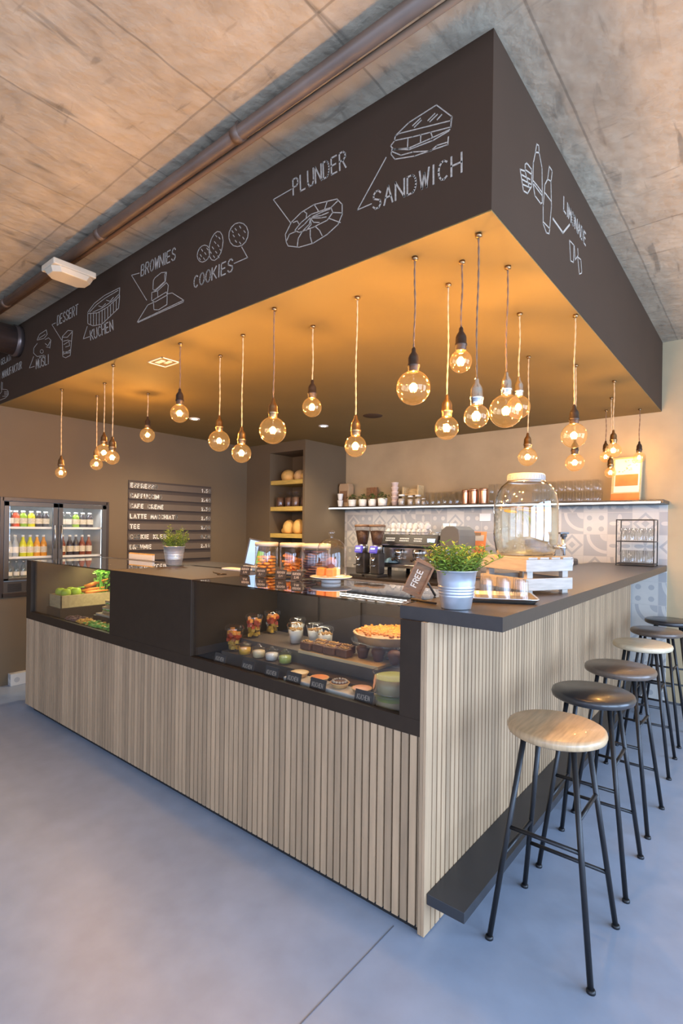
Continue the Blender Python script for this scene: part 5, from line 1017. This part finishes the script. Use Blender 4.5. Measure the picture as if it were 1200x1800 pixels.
# ================================================================ potted herbs
def bucket(t, r0, r1, h):
    prof = [(0, .003), (r0-.002, .003), (r0, 0), (r0, .004), (r0+.001, .006)]
    for f in (.35, .42, .50, .57): rr1 = r0+(r1-r0)*f; prof += [(rr1, h*f-.006), (rr1+.0022, h*f-.003), (rr1+.0022, h*f+.001), (rr1, h*f+.004)]
    prof += [(r1, h-.004), (r1+.004, h-.003), (r1+.004, h), (r1-.001, h), (r1-.004, h*.7), (r0, h*.3)]
    B().lathe(prof, seg=48, cap=False).build('zinc_pot', 'zinc', t)
    B().lathe([(0, h*.82), (r1-.006, h*.82)], seg=30, cap=False).build('soil', 'beans', t)
def herb(lab, r0, r1, h, hf, n, seed, spread, leafl, loc):
    t = thing('potted_herb', lab, 'plant', (0, 0, 0)); bucket(t, r0, r1, h); rr_ = random.Random(seed); bs = B(); bl = B()
    for i in range(n):
        a = rr_.uniform(0, 2*PI); q = r1*.75*math.sqrt(rr_.random()); L = hf*rr_.uniform(.5, 1.0); lean = rr_.uniform(.1, 1)*spread; bend = rr_.uniform(-.3, .5)
        p0 = Vector((q*math.cos(a), q*math.sin(a), h*.82)); d = Vector((math.cos(a)*lean, math.sin(a)*lean, 1)).normalized(); pts = []
        for s_ in range(6):
            f = s_/5; pts.append(p0+d*L*f+Vector((math.cos(a), math.sin(a), -.6))*bend*lean*L*f*f)
        bs.tube(pts, .0014, 4, .0007)
        for s_ in range(22):
            f = .12+.88*s_/21; k_ = min(int(f*5), 4); pp_ = pts[k_].lerp(pts[k_+1], f*5-k_); th = s_*2.4+i
            dd = Vector((math.cos(th), math.sin(th), rr_.uniform(.2, 1.0))).normalized(); ll = leafl*rr_.uniform(.6, 1.15); sd_ = dd.cross(Vector((0, 0, 1))).normalized()*ll*.16
            mid_ = pp_+dd*ll*.5+Vector((0, 0, .002)); bl.add([pp_, mid_+sd_, pp_+dd*ll-Vector((0, 0, ll*.15)), mid_-sd_], [(0, 1, 2, 3)])
    bs.build('stems', 'leaf_dark', t); bl.build('leaves', 'leaf', t); t.location = loc; return t
herb('leafy green herb in a big ridged zinc pot at the bar worktop corner', .052, .0695, .135, .125, 60, 4, .85, .030, (.062, .075, RZ))
herb('small green herb in a zinc pot on the display case near the menu', .052, .073, .135, .17, 40, 9, .6, .026, (-2.335, .50, 1.148))

# ================================================================ wooden phone-size sign on stand
sg = thing('table_sign', 'small tilted walnut-framed lettered sign beside the big potted herb', 'sign', (-.19, .20, 1.148))
Q = [(703, 1036), (728, 1046), (760, 990), (734, 983)]
sb = Vector((-.245, .205, 1.172)); su = Vector((.62, .10, .78)).normalized()*.118
SU = Vector((.35, .22, .912)).normalized(); SV = Vector((.80, .56, -.22)); SV = (SV-SU*SV.dot(SU)).normalized(); SN = SU.cross(SV).normalized()
SH, SWd = .148, .080
def sq(b, v0, v1, u0, u1, d0, d1): return b.add([sb+SV*v+SU*u+SN*d for d in (d0, d1) for v, u in ((v0, u0), (v1, u0), (v1, u1), (v0, u1))], [(0, 1, 2, 3), (7, 6, 5, 4), (0, 4, 5, 1), (1, 5, 6, 2), (2, 6, 7, 3), (3, 7, 4, 0)])
fn = 1 if SN.dot(Vector((.9033, -1.6025, 1.42))-sb) > 0 else -1
b = B()
for r_ in ((0, SWd, 0, .018), (0, SWd, SH-.014, SH), (0, .008, .018, SH-.014), (SWd-.008, SWd, .018, SH-.014)): sq(b, *r_, 0, .012*fn)
b.build('frame', 'brown_wood', sg)
sq(B(), .008, SWd-.008, .018, SH-.014, .001*fn, .005*fn).build('panel', 'brown_wood', sg)
b = B(); write(b, 'FREE', (.044, .035), (0, .072), (-.022, 0), lambda u, v, t_: sb+SV*u+SU*v+SN*(.0052*fn+t_*fn), .0042); b.build('lettering', 'letter', sg)
B().tube([(-.215, .225, 1.149), sb+SV*.044+SU*.05-SN*.003*fn], .005, 6).tube([(-.15, .31, 1.149), sb+SV*.044+SU*.1-SN*.003*fn], .005, 6).build('stand', 'dark_plastic', sg)

# ================================================================ tablet till
tb_ = thing('tablet_till', 'tablet on a stand with a glowing blue screen beside the cookie jars', 'tablet', (-1.84, .80, 1.148))
cen = Vector((-1.86, .80, 1.148)); TU = Vector((.20, .10, .97)).normalized(); TV = Vector((.70, .70, -.0)); TV = (TV-TU*TV.dot(TU)).normalized(); TN = TV.cross(TU).normalized()
def tq(b, v0, v1, u0, u1, d0, d1): return b.add([cen+TV*v+TU*u+TN*d for d in (d0, d1) for v, u in ((v0, u0), (v1, u0), (v1, u1), (v0, u1))], [(0, 1, 2, 3), (7, 6, 5, 4), (0, 4, 5, 1), (1, 5, 6, 2), (2, 6, 7, 3), (3, 7, 4, 0)])
tn_ = 1 if TN.dot(Vector((.9033, -1.6025, 1.42))-cen) > 0 else -1
tq(B(), -.055, .075, .005, .195, -.010*tn_, 0).build('casing', 'dark_plastic', tb_, bevel=.002)
tq(B(), -.045, .020, .018, .185, 0, .002*tn_).build('screen', 'screen', tb_)
tq(B(), .024, .066, .03, .12, 0, .002*tn_).build('photo_panel', 'celery', tb_)
B().box(-1.92, -1.80, .78, .88, 1.148, 1.156).build('stand', 'white', tb_)
# ================================================================ cookie canisters
def canister(lab, r, h, loc):
    t = thing('cookie_canister', lab, 'jar', loc); x_, y_, z_ = loc
    B().lathe([(0, .003), (r-.004, .003), (r, .008), (r, h-.03), (r-.004, h-.022)], loc, 32, cap=False).build('glass_body', 'glass_plastic', t)
    B().lathe([(r-.002, h-.024), (r+.002, h-.022), (r+.002, h-.002), (r-.004, h), (0, h)], loc, 32).build('lid', 'cream', t)
    return t
JZ = 1.148
cans = [('glass canister of round orange cookies, first right of the tablet', .066, .190, (-1.345, .47, JZ)), ('glass canister of orange snack sticks in a white dish, middle of three', .070, .190, (-1.165, .50, JZ)), ('glass canister stacked with dark chocolate rings, right of three', .078, .190, (-.985, .50, JZ))]
for a in cans: canister(*a)
rr_ = random.Random(11)
cki = B().lathe([(0, 0), (.017, .001), (.020, .006), (.015, .012), (0, .014)], seg=14, cap=False).build('round_cookie', 'orange', None, (0, 0, 0)); tag(cki, 'round orange cookie inside the first canister', 'cookie', 'orange cookies in the left canister')
x_, y_, _ = cans[0][3]
for lv in range(6):
    for i in range(5):
        a = i*2*PI/5+lv*.6; q = .036; place(cki, (x_+q*math.cos(a), y_+q*math.sin(a), JZ+.006+lv*.018), rz=rr_.uniform(0, 6))
stk = B().tube([(-.045, 0, 0), (0, 0, .004), (.045, 0, 0)], .0065, 8).build('snack_stick', 'carrot', None, (0, 0, 0)); tag(stk, 'orange snack stick inside the middle canister', 'snack', 'orange sticks in the middle canister')
x_, y_, _ = cans[1][3]
for i in range(26):
    a = rr_.uniform(0, PI); q = .012
    s_ = place(stk, (x_+rr_.uniform(-q, q), y_+rr_.uniform(-q, q), JZ+.030+i*.0032), rz=a); s_.rotation_euler = (0, rr_.uniform(-.45, .45), a)
dsh = B().lathe([(0, .004), (.035, .004), (.058, .016), (.061, .018), (.058, .020), (.034, .009), (0, .009)], (x_, y_, JZ), 26, cap=False).build('snack_dish', 'ceramic', None, (x_, y_, JZ)); tag(dsh, 'small white dish under the orange sticks in the middle canister', 'dish')
x_, y_, _ = cans[2][3]
rgp = []
for i in range(13): rgp.append(((.024+.011*math.cos(2*PI*i/12)), .0065*math.sin(2*PI*i/12)))
rng_ = B().lathe(rgp, seg=18, cap=False).build('chocolate_ring', 'plum', None, (0, 0, 0)); tag(rng_, 'dark chocolate ring inside the right canister', 'cookie', 'chocolate rings in the right canister')
for lv in range(11):
    for i in range(3): a = i*2*PI/3+lv*.35; place(rng_, (x_+.039*math.cos(a), y_+.039*math.sin(a), JZ+.012+lv*.0135))
# price cards
def price_card(lab, w_, h_, rows_=3):
    t = thing('price_card', lab, 'sign', (0, 0, 0)); R_ = Matrix.Rotation(-.25, 3, 'X')
    b = B(); b.obox((0, 0, h_/2), w_, .004, h_, R_); b.build('card', 'card', t)
    b = B(); r_ = random.Random(w_*99+h_)
    f = lambda u, v, tt: Vector((0, 0, h_/2))+R_ @ Vector((u, -.0022-tt*.3, v))
    write(b, 'KUCHEN', (-w_*.36, h_*.10), (w_*.7, 0), (0, h_*.2), f, .0022); write(b, '2.90', (-w_*.2, -h_*.26), (w_*.42, 0), (0, h_*.2), f, .0022)
    b.build('chalk_lettering', 'chalk', t)
    B().lathe([(.012, 0), (.012, .006), (.008, .014)], (0, .014, 0), 12).build('holder', 'steel', t); return t
pcard = price_card('', .062, .052)
for x_, y_, lab in ((-1.385, .345, 'slate card before the first cookie canister, left of four on the case top'), (-1.235, .33, 'slate card before the orange cookies on the case top'), (-1.085, .335, 'slate card before the orange sticks on the case top'), (-.965, .33, 'slate card before the chocolate rings on the case top')):
    place(pcard, (x_, y_, JZ), rz=.35, label=lab)
# ================================================================ cloche with cake
DX, DY = -.80, .41
pl_ = B().lathe([(0, .02), (.05, .02), (.05, .0), (.045, 0), (0, .003)], (DX, DY, JZ), 30, cap=False)
pl_.lathe([(0, .018), (.088, .020), (.104, .027), (.108, .030), (.104, .032), (.086, .025), (0, .023)], (DX, DY, JZ), 40, cap=False)
tag(pl_.build('cake_plate', 'ceramic', None, (DX, DY, JZ)), 'white footed cake plate beneath the glass cloche', 'plate')
cl = thing('glass_cloche', 'clear glass bell with round knob covering cakes on the display case', 'cloche', (DX, DY, JZ+.033))
c = (DX, DY, JZ+.033)
B().lathe([(.079, 0), (.081, .001), (.079, .004), (.078, .10), (.074, .135), (.062, .165), (.04, .183), (.014, .190), (.010, .192)], c, 40, cap=False).build('bell', 'glass_tumbler', cl)
B().lathe([(.009, .190), (.006, .198), (.010, .204), (.016, .214), (.016, .222), (.010, .232), (0, .234)], c, 20, cap=False).build('knob', 'glass_tumbler', cl)
for dx_, dy_, dz_, mt_, lab in ((-.036, -.030, 0, 'carrot', 'orange cake cube at the front left under the cloche'), (.030, -.034, 0, 'carrot', 'orange cake cube at the front right under the cloche'), (0, .030, 0, 'custard', 'pale cake cube at the back under the cloche')):
    tag(B().obox((c[0]+dx_, c[1]+dy_, c[2]+.021), .044, .044, .040, .3).build('cake_cube', mt_, None, (c[0]+dx_, c[1]+dy_, c[2]), bevel=.006), lab, 'cake')
b = B(); b.ball((c[0]+.004, c[1]-.004, c[2]+.068), .030, .028, .028, 16, 10); tag(b.build('praline_ball', 'plum', None, (c[0], c[1], c[2]+.04)), 'dark round cake ball on top of the cubes under the cloche', 'cake')
# leaflet holder and small white dish, scissors on the case top
lf = thing('leaflet_holder', 'leaflet holder with pale blue and white leaflets behind the light strip', 'leaflet holder', (-3.05, .70, 1.12))
B().box(-3.22, -2.86, .645, .665, 1.10, 1.19).build('leaflets', 'paper', lf); B().box(-3.23, -2.85, .640, .644, 1.09, 1.15).build('front', 'glass_plastic', lf); B().box(-3.22, -2.85, .646, .660, 1.190, 1.199).build('top_edge', 'bread', lf)
pt = B().box(-1.80, -1.60, .50, .585, JZ, JZ+.012).build('white_tray', 'paper', None, (-1.7, .54, JZ), bevel=.003); tag(pt, 'flat white money tray between the black cabinet and the tablet', 'tray')
b = B(); b.tube([(-1.66, .33, JZ+.004), (-1.60, .30, JZ+.004), (-1.50, .27, JZ+.004)], .003, 6)
b.tube([(-1.50+.015*math.cos(a), .255+.012*math.sin(a), JZ+.004) for a in [i*2*PI/12 for i in range(13)]], .0028, 6); b.tube([(-1.50+.015*math.cos(a), .285+.012*math.sin(a), JZ+.004) for a in [i*2*PI/12 for i in range(13)]], .0028, 6)
tag(b.build('scissors', 'black', None, (-1.6, .3, JZ)), 'black-handled scissors lying on the black cabinet top', 'scissors')
b = B(); b.tube([(-.16, .14, JZ+.003), (-.09, .115, JZ+.003), (-.03, .10, JZ+.003)], .0045, 6)
tag(b.build('pen', 'black', None, (-.1, .11, JZ)), 'dark pen lying on the bar corner left of the big zinc pot', 'pen')

# ================================================================ cakes and desserts inside the right display case
CF = .701
tier = thing('display_tier', 'stepped dark tiers inside the right display case', 'display stand', (-.75, .3, CF))
B().box(-1.34, -.36, .15, .24, CF, .76).build('lower_step', 'case_step', tier); B().box(-1.34, -.14, .24, .52, CF, .82).build('upper_step', 'case_step', tier)
def cup_fruit(lab):
    t = thing('fruit_cup', lab, 'dessert', (0, 0, 0), 'fruit salad cups in the display case')
    B().lathe([(0, .002), (.026, .002), (.042, .095), (.044, .097)], seg=22, cap=False).build('plastic_cup', 'glass_plastic', t)
    r_ = random.Random(1)
    for nm, m_, z0_, z1_, n_ in (('mango_layer', 'mango', .006, .045, 16), ('berry_layer', 'berry', .045, .078, 14), ('melon_top', 'orange', .074, .092, 8)):
        b = B()
        for i in range(n_):
            z_ = r_.uniform(z0_, z1_)+.006; R0 = .022+.014*z_/.095; a = r_.uniform(0, 2*PI); q = R0*math.sqrt(r_.uniform(.2, .75))
            b.obox((q*math.cos(a), q*math.sin(a), z_), .015, .015, .014, r_.uniform(0, 3))
        b.build(nm, m_, t)
    B().lathe([(.044, .096), (.044, .102), (.040, .112), (.025, .120), (0, .122)], seg=22, cap=False).build('dome_lid', 'glass_plastic', t)
    return t
fc = cup_fruit('')
place(fc, (-1.29, .195, .761), scale=1.2, label='fruit salad cup with a red top, nearest the left glass edge')
place(fc, (-1.255, .30, .821), 1.0, scale=1.12, label='fruit salad cup in the middle of three at the case left')
place(fc, (-1.27, .45, .821), 2.1, scale=1.12, label='rearmost fruit salad cup at the case left')
def cup_yog(lab):
    t = thing('yoghurt_cup', lab, 'dessert', (0, 0, 0), 'yoghurt cups in the display case')
    B().lathe([(0, .002), (.027, .002), (.040, .080), (.042, .082)], seg=22, cap=False).build('plastic_cup', 'glass_plastic', t)
    B().lathe([(0, .004), (.0255, .004), (.036, .062), (0, .062)], seg=22, cap=False).build('yoghurt', 'yoghurt', t)
    b = B(); r_ = random.Random(8)
    for i in range(26): a = r_.uniform(0, 2*PI); q = .033*math.sqrt(r_.random()); b.ball((q*math.cos(a), q*math.sin(a), .065+r_.uniform(0, .008)), .006, .005, .004, 6, 4)
    b.build('granola', 'granola', t); B().lathe([(.042, .082), (.042, .086), (.036, .098), (.02, .104), (0, .105)], seg=22, cap=False).build('dome_lid', 'glass_plastic', t)
    return t
yc = cup_yog('')
for p_, lab in (((-1.09, .475, .821), 'rearmost yoghurt cup in the middle of the display case'), ((-.985, .35, .821), 'left yoghurt cup of the front three'), ((-.905, .41, .821), 'middle yoghurt cup with green and brown topping'), ((-.80, .37, .821), 'right yoghurt cup beside the brownies')): place(yc, p_, rz=p_[0]*9, label=lab, scale=1.1)
def mini_jar(lab, m_):
    t = thing('dessert_jar', lab, 'dessert', (0, 0, 0), 'small dessert jars in the display case')
    B().lathe([(0, .002), (.030, .002), (.034, .012), (.034, .042), (.031, .048)], seg=22, cap=False).build('glass_body', 'glass_plastic', t); B().lathe([(0, .004), (.029, .004), (.031, .034), (0, .036)], seg=22, cap=False).build('cream', m_, t)
    B().lathe([(.031, .048), (.036, .050), (.034, .055), (.012, .060), (.008, .068), (0, .069)], seg=22, cap=False).build('lid', 'glass_tumbler', t); return t
for p_, m_, lab in (((-1.185, .178, .761), 'mango', 'small jar of orange cream, first of the glass dessert jars'), ((-1.085, .185, .761), 'custard', 'small jar of custard, second of the glass dessert jars'), ((-.995, .19, .761), 'yoghurt', 'small jar of white cream, third of the glass dessert jars'), ((-.905, .195, .761), 'mint', 'small jar of pale green cream, fourth of the glass dessert jars')):
    mini_jar(lab, m_).location = p_
# board with brownies
bd = B().box(-.83, -.36, .205, .33, .822, .838).build('wooden_board', 'pine', None, (-.7, .27, .822), bevel=.003); tag(bd, 'long pale wooden board of brownies in the display case', 'board')
bw = thing('brownie', '', 'cake', (0, 0, 0), 'brownies on the wooden board')
B().obox((0, 0, .019), .066, .05, .036, 0).build('cake_block', 'chocolate', bw, bevel=.005)
b = B(); r_ = random.Random(6)
for i in range(16): b.ball((r_.uniform(-.026, .026), r_.uniform(-.018, .018), .039), .006, .005, .004, 6, 4)
b.build('nuts', 'granola', bw)
for i, nm in enumerate(('leftmost', 'second from the left', 'third from the left', 'rightmost')): place(bw, (-.79+i*.072, .235+.008*(i % 2), .839), rz=.06*(i % 3-1), label='nut-topped brownie, %s in the front row on the board' % nm)
for i in range(3): place(bw, (-.76+i*.08, .298, .839), rz=.2, label='brownie partly hidden in the back row of the board', group='back row brownies')
# big caramel tart on a glass stand
tt = thing('cake_stand', 'glass cake stand carrying the caramel nut tart', 'cake stand', (-.45, .41, .822))
c = (-.45, .41, .822)
B().lathe([(0, .002), (.055, .002), (.05, .006), (.012, .012), (.010, .066), (.05, .072), (.165, .076), (.172, .088), (.168, .088), (.155, .079), (0, .077)], c, 40, cap=False).build('stand_body', 'glass_tumbler', tt)
ck = thing('caramel_tart', 'large golden caramel nut tart, the biggest cake in the display case', 'cake', (c[0], c[1], .901))
b = B(); prf = [(0, .002), (.135, .002), (.158, .040), (.162, .042), (.154, .043), (0, .036)]; b.lathe(prf, (c[0], c[1], .901), 56, cap=False)
b.v = [(v[0]+(v[0]-c[0])*.018*math.cos(28*math.atan2(v[1]-c[1], v[0]-c[0])), v[1]+(v[1]-c[1])*.018*math.cos(28*math.atan2(v[1]-c[1], v[0]-c[0])), v[2]) for v in b.v]
b.build('crust', 'pastry', ck)
b = B(); r_ = random.Random(12); b.lathe([(0, .050), (.09, .050), (.138, .047), (.152, .040)], (c[0], c[1], .901), 40, cap=False)
for i in range(210): a = r_.uniform(0, 2*PI); q = .146*math.sqrt(r_.random()); b.ball((c[0]+q*math.cos(a), c[1]+q*math.sin(a), .901+.050), .009, .006, .005, 6, 4, Matrix.Rotation(a, 3, 'Z'))
b.build('nut_topping', 'caramel', ck)
mf = thing('muffin', '', 'cake', (0, 0, 0), 'dark chocolate muffins')
B().lathe([(0, 0), (.022, 0), (.031, .036)], seg=28, cap=False).build('paper_case', 'case_choco', mf); B().lathe([(.031, .036), (.035, .042), (.033, .055), (.018, .066), (0, .068)], seg=22, cap=False).build('top', 'chocolate', mf)
for p_, lab in (((-.50, .285, 0), 'dark muffin at the left below the caramel tart'), ((-.415, .285, 0), 'dark muffin in the middle below the caramel tart'), ((-.33, .285, 0), 'dark muffin at the right below the caramel tart')): place(mf, (p_[0], p_[1], .839), label=lab, scale=.89)
# tartlets on white boards
for i, (x_, lab) in enumerate(((-.655, 'left white board under two tartlets'), (-.42, 'right white board under two tartlets'))):
    tag(B().box(x_-.112, x_+.105, .048, .135, CF, CF+.052).build('serving_board', 'ceramic', None, (x_, .08, CF), bevel=.004), lab, 'board')
def tartlet(lab, m_, x_):
    t = thing('tartlet', lab, 'tart', (0, 0, 0)); b = B(); b.lathe([(0, 0), (.030, 0), (.041, .018), (.043, .020), (.040, .0205), (0, .016)], seg=40, cap=False)
    b.v = [(v[0]*(1+.03*math.cos(20*math.atan2(v[1], v[0]))), v[1]*(1+.03*math.cos(20*math.atan2(v[1], v[0]))), v[2]) for v in b.v]
    b.build('crust', 'pastry', t); B().lathe([(.039, .0195), (.03, .0235), (0, .025)], seg=30, cap=False).build('filling', m_, t)
    t.location = (x_, .095, CF+.053); return t
tartlet('tartlet with pale pink glaze, leftmost in the front row', 'custard', -.712); tartlet('tartlet with bright orange glaze, second in the front row', 'carrot', -.592)
t4 = tartlet('tartlet ringed with cream and nuts, third in the front row', 'chocolate', -.478); b = B()
for i in range(14): a = 2*PI*i/14; b.ball((.029*math.cos(a), .029*math.sin(a), .026), .006, .006, .005, 8, 5)
b.v = [(v[0]-.478, v[1]+.095, v[2]+CF+.053) for v in b.v]; OFF[t4.name] = Vector((-.478, .095, CF+.053)); b.build('cream_dots', 'cream', t4)
tartlet('tartlet with smooth peach glaze, rightmost in the front row', 'pink', -.362)
# stacked glass tins
tl = thing('layer_cake_tin', 'lower round glass dish of coffee cream at the right of the case', 'dish', (-.235, .11, CF))
for nm, z_, root in (('lower', CF, tl), ('upper', CF+.082, None)):
    if root is None: root = thing('layer_cake_tin', 'upper round glass dish with green pistachio topping stacked on another', 'dish', (-.235, .11, z_))
    c = (-.222, .11, z_)
    B().lathe([(0, .001), (.074, .001), (.077, .004), (.078, .074), (.081, .076), (.081, .080), (.077, .080)], c, 36, cap=False).build('glass_dish', 'glass_plastic', root)
    B().lathe([(0, .004), (.0735, .004), (.0745, .058), (0, .060)], c, 34, cap=False).build('cream_filling', 'beige_cream', root)
    B().lathe([(.0735, .0595), (.06, .064), (0, .065)], c, 34, cap=False).build('topping', 'mint', root)
# price cards in the case
cc_ = price_card('', .086, .088)
for x_, lab in ((-1.20, 'slate price card at the far left of the case front'), (-.99, 'slate price card below the custard jar'), (-.825, 'slate price card below the green cream jar'), (-.688, 'slate price card before the pink glazed tartlet'), (-.545, 'slate price card before the orange tartlet'), (-.305, 'slate price card before the stacked glass dishes')):
    place(cc_, (x_, .028, CF), label=lab, rz=0.0)
c2 = dup(cc_, (-.655, .54, .822), .2, 'slate price card standing behind the caramel tart'); 

# ================================================================ left display case: vegetables and sandwiches
vb = thing('vegetable_box', 'open pale wooden box of vegetables in the left display case', 'box', (-3.35, .34, .785))
X0, X1, Y0, Y1, ZB = -3.455, -3.245, .115, .565, .785
b = B(); b.box(X0, X1, Y0, Y0+.010, ZB, ZB+.095).box(X0, X1, Y1-.010, Y1, ZB, ZB+.095).box(X0, X0+.010, Y0, Y1, ZB, ZB+.095).box(X1-.01, X1, Y0, Y1, ZB, ZB+.095); b.build('sides', 'pine', vb, bevel=.0015)
B().box(X0+.01, X1-.01, Y0+.01, Y1-.01, ZB, ZB+.008).build('bottom', 'pine', vb)
tag(B().box(-3.46, -3.22, .10, .58, CF, ZB).build('display_step', 'black', None, (-3.34, .3, CF)), 'black step under the vegetable box in the left display case', 'display stand')
ap = thing('green_apple', '', 'fruit', (0, 0, 0), 'apples in the vegetable box')
B().lathe([(0, .008), (.012, .001), (.026, .005), (.036, .024), (.037, .040), (.030, .060), (.016, .067), (.006, .062), (0, .058)], seg=22, cap=False).build('flesh', 'apple', ap); B().tube([(0, 0, .058), (.002, 0, .070), (.005, 0, .078)], .0014, 5).build('stem', 'beans', ap)
for p_, lab in (((-3.40, .175, .858), 'green apple nearest the left end of the vegetable box'), ((-3.40, .255, .858), 'green apple behind the first one'), ((-3.31, .18, .858), 'green apple in the middle of the group'), ((-3.32, .262, .860), 'green apple nearest the carrots')): place(ap, p_, rz=p_[0]*5, label=lab)
tag(B().box(-3.44, -3.26, .13, .33, .794, .857).build('straw_filling', 'kraft', None, (-3, .25, .785)), 'brown filling under the apples in the box', 'filling', kind='stuff')
tag(B().box(-3.44, -3.26, .335, .55, .794, .85).build('straw_filling', 'kraft', None, (-2.7, .25, .785)), 'brown filling under carrots and celery in the box', 'filling', kind='stuff')
cr_ = thing('carrot', '', 'vegetable', (0, 0, 0), 'carrots in the vegetable box')
B().tube([(0, 0, 0), (.05, 0, .004), (.11, 0, .004), (.17, 0, 0)], .019, 12, .004).build('root', 'carrot', cr_); b = B()
for i in range(5): b.tube([(-.002, 0, 0), (-.03, .008*(i-2), .008), (-.055, .014*(i-2), .012)], .002, 5)
b.build('green_top', 'celery', cr_)
for i, (p_, rz_, ry_, lab) in enumerate((((-3.42, .33, .875), .9, -.12, 'lowest carrot beside the apples'), ((-3.37, .33, .885), 1.0, -.2, 'carrot leaning over the lowest one'), ((-3.32, .335, .875), 1.2, -.12, 'carrot at the right edge of the carrot pile'), ((-3.41, .37, .915), 1.0, -.25, 'carrot pointing up toward the celery'), ((-3.355, .36, .925), 1.15, -.35, 'topmost carrot next to the celery'))):
    o = place(cr_, p_, label=lab+' in the vegetable box'); o.rotation_euler = (0, ry_, rz_)
cel = thing('celery_bunch', 'bright green bunch of leafy celery at the right of the vegetable box', 'vegetable', (-3.35, .50, .85))
b = B(); bl = B(); r_ = random.Random(21)
for i in range(24):
    x_ = -3.42+.14*r_.random(); y_ = .43+.09*r_.random(); h_ = r_.uniform(.10, .22); dy_ = r_.uniform(-.05, .12); pts = [(x_, y_, .852), (x_, y_+dy_*.2, .852+h_*.45), (x_, y_+dy_*.55, .852+h_*.8), (x_, min(y_+dy_, .55), .852+h_)]
    b.tube(pts, .007, 7, .003)
    for k_ in range(9):
        c_ = Vector(pts[3])+Vector((r_.uniform(-.03, .03), r_.uniform(-.03, .03), r_.uniform(-.03, .02))); a = r_.uniform(0, 2*PI); e = Vector((math.cos(a)*.018, math.sin(a)*.018, r_.uniform(-.008, .012))); f_ = Vector((-math.sin(a)*.011, math.cos(a)*.011, .003)); bl.add([c_-e, c_-f_, c_+e, c_+f_], [(0, 1, 2, 3)])
b.build('stalks', 'celery', cel); bl.build('leaves', 'celery', cel)
def sandwich(lab):
    t = thing('sandwich', lab, 'sandwich', (0, 0, 0), 'sandwiches on the left case board')
    for z_ in (0, .030): B().prism([(-.06, -.04), (.06, -.04), (.05, .045), (-.05, .045)], 'z', z_, z_+.014).build('bread_slice', 'crumb', t, bevel=.003)
    b = B(); r_ = random.Random(3)
    for i in range(24):
        a = r_.uniform(-.062, .062); b.obox((a, r_.uniform(-.046, .04), .020+r_.uniform(-.002, .006)), .02, .012, .004, r_.uniform(0, 3))
    b.build('salad_leaf', 'celery', t); B().box(-.055, .055, -.038, .04, .024, .029).build('filling', 'yoghurt', t); return t
sw = sandwich('')
tag(B().box(-2.78, -2.245, .16, .33, .785, .80).build('sandwich_board', 'crate', None, (-2.5, .24, .785), bevel=.003), 'pale board holding sandwiches at the right of the left case', 'board')
tag(B().box(-2.80, -2.242, .15, .36, CF, .785).build('salad_step', 'black', None, (-2.5, .25, CF)), 'low black step beneath the sandwich board', 'display stand')
X_ = [((-2.70, .24, .801), 'lower left sandwich on the pale board'), ((-2.56, .24, .801), 'lower right sandwich on the pale board'), ((-2.66, .24, .848), 'upper sandwich stacked on the left pair'), ((-2.52, .24, .848), 'upper sandwich at the cabinet side')]
for p_, lab in X_: place(sw, p_, rz=.1, label=lab)
sb_ = thing('salad_tray', 'dark tray of colourful chopped salad at the front of the left case', 'tray', (-2.7, .07, CF))
B().box(-2.98, -2.245, .02, .14, CF, CF+.040).build('tray', 'black', sb_)
b1, b2, b3 = B(), B(), B(); r_ = random.Random(31)
for i in range(420):
    x_ = r_.uniform(-2.97, -2.26); bb_ = b2 if x_ < -2.80 else (b3 if (x_ < -2.68 or r_.random() < .15) else b1)
    bb_.obox((x_, r_.uniform(.03, .13), CF+.044+r_.uniform(0, .022)), .018, .012, .007, r_.uniform(0, 3))
b1.build('green_salad', 'celery', sb_); b2.build('red_cabbage', 'plum', sb_); b3.build('sweetcorn', 'mango', sb_)
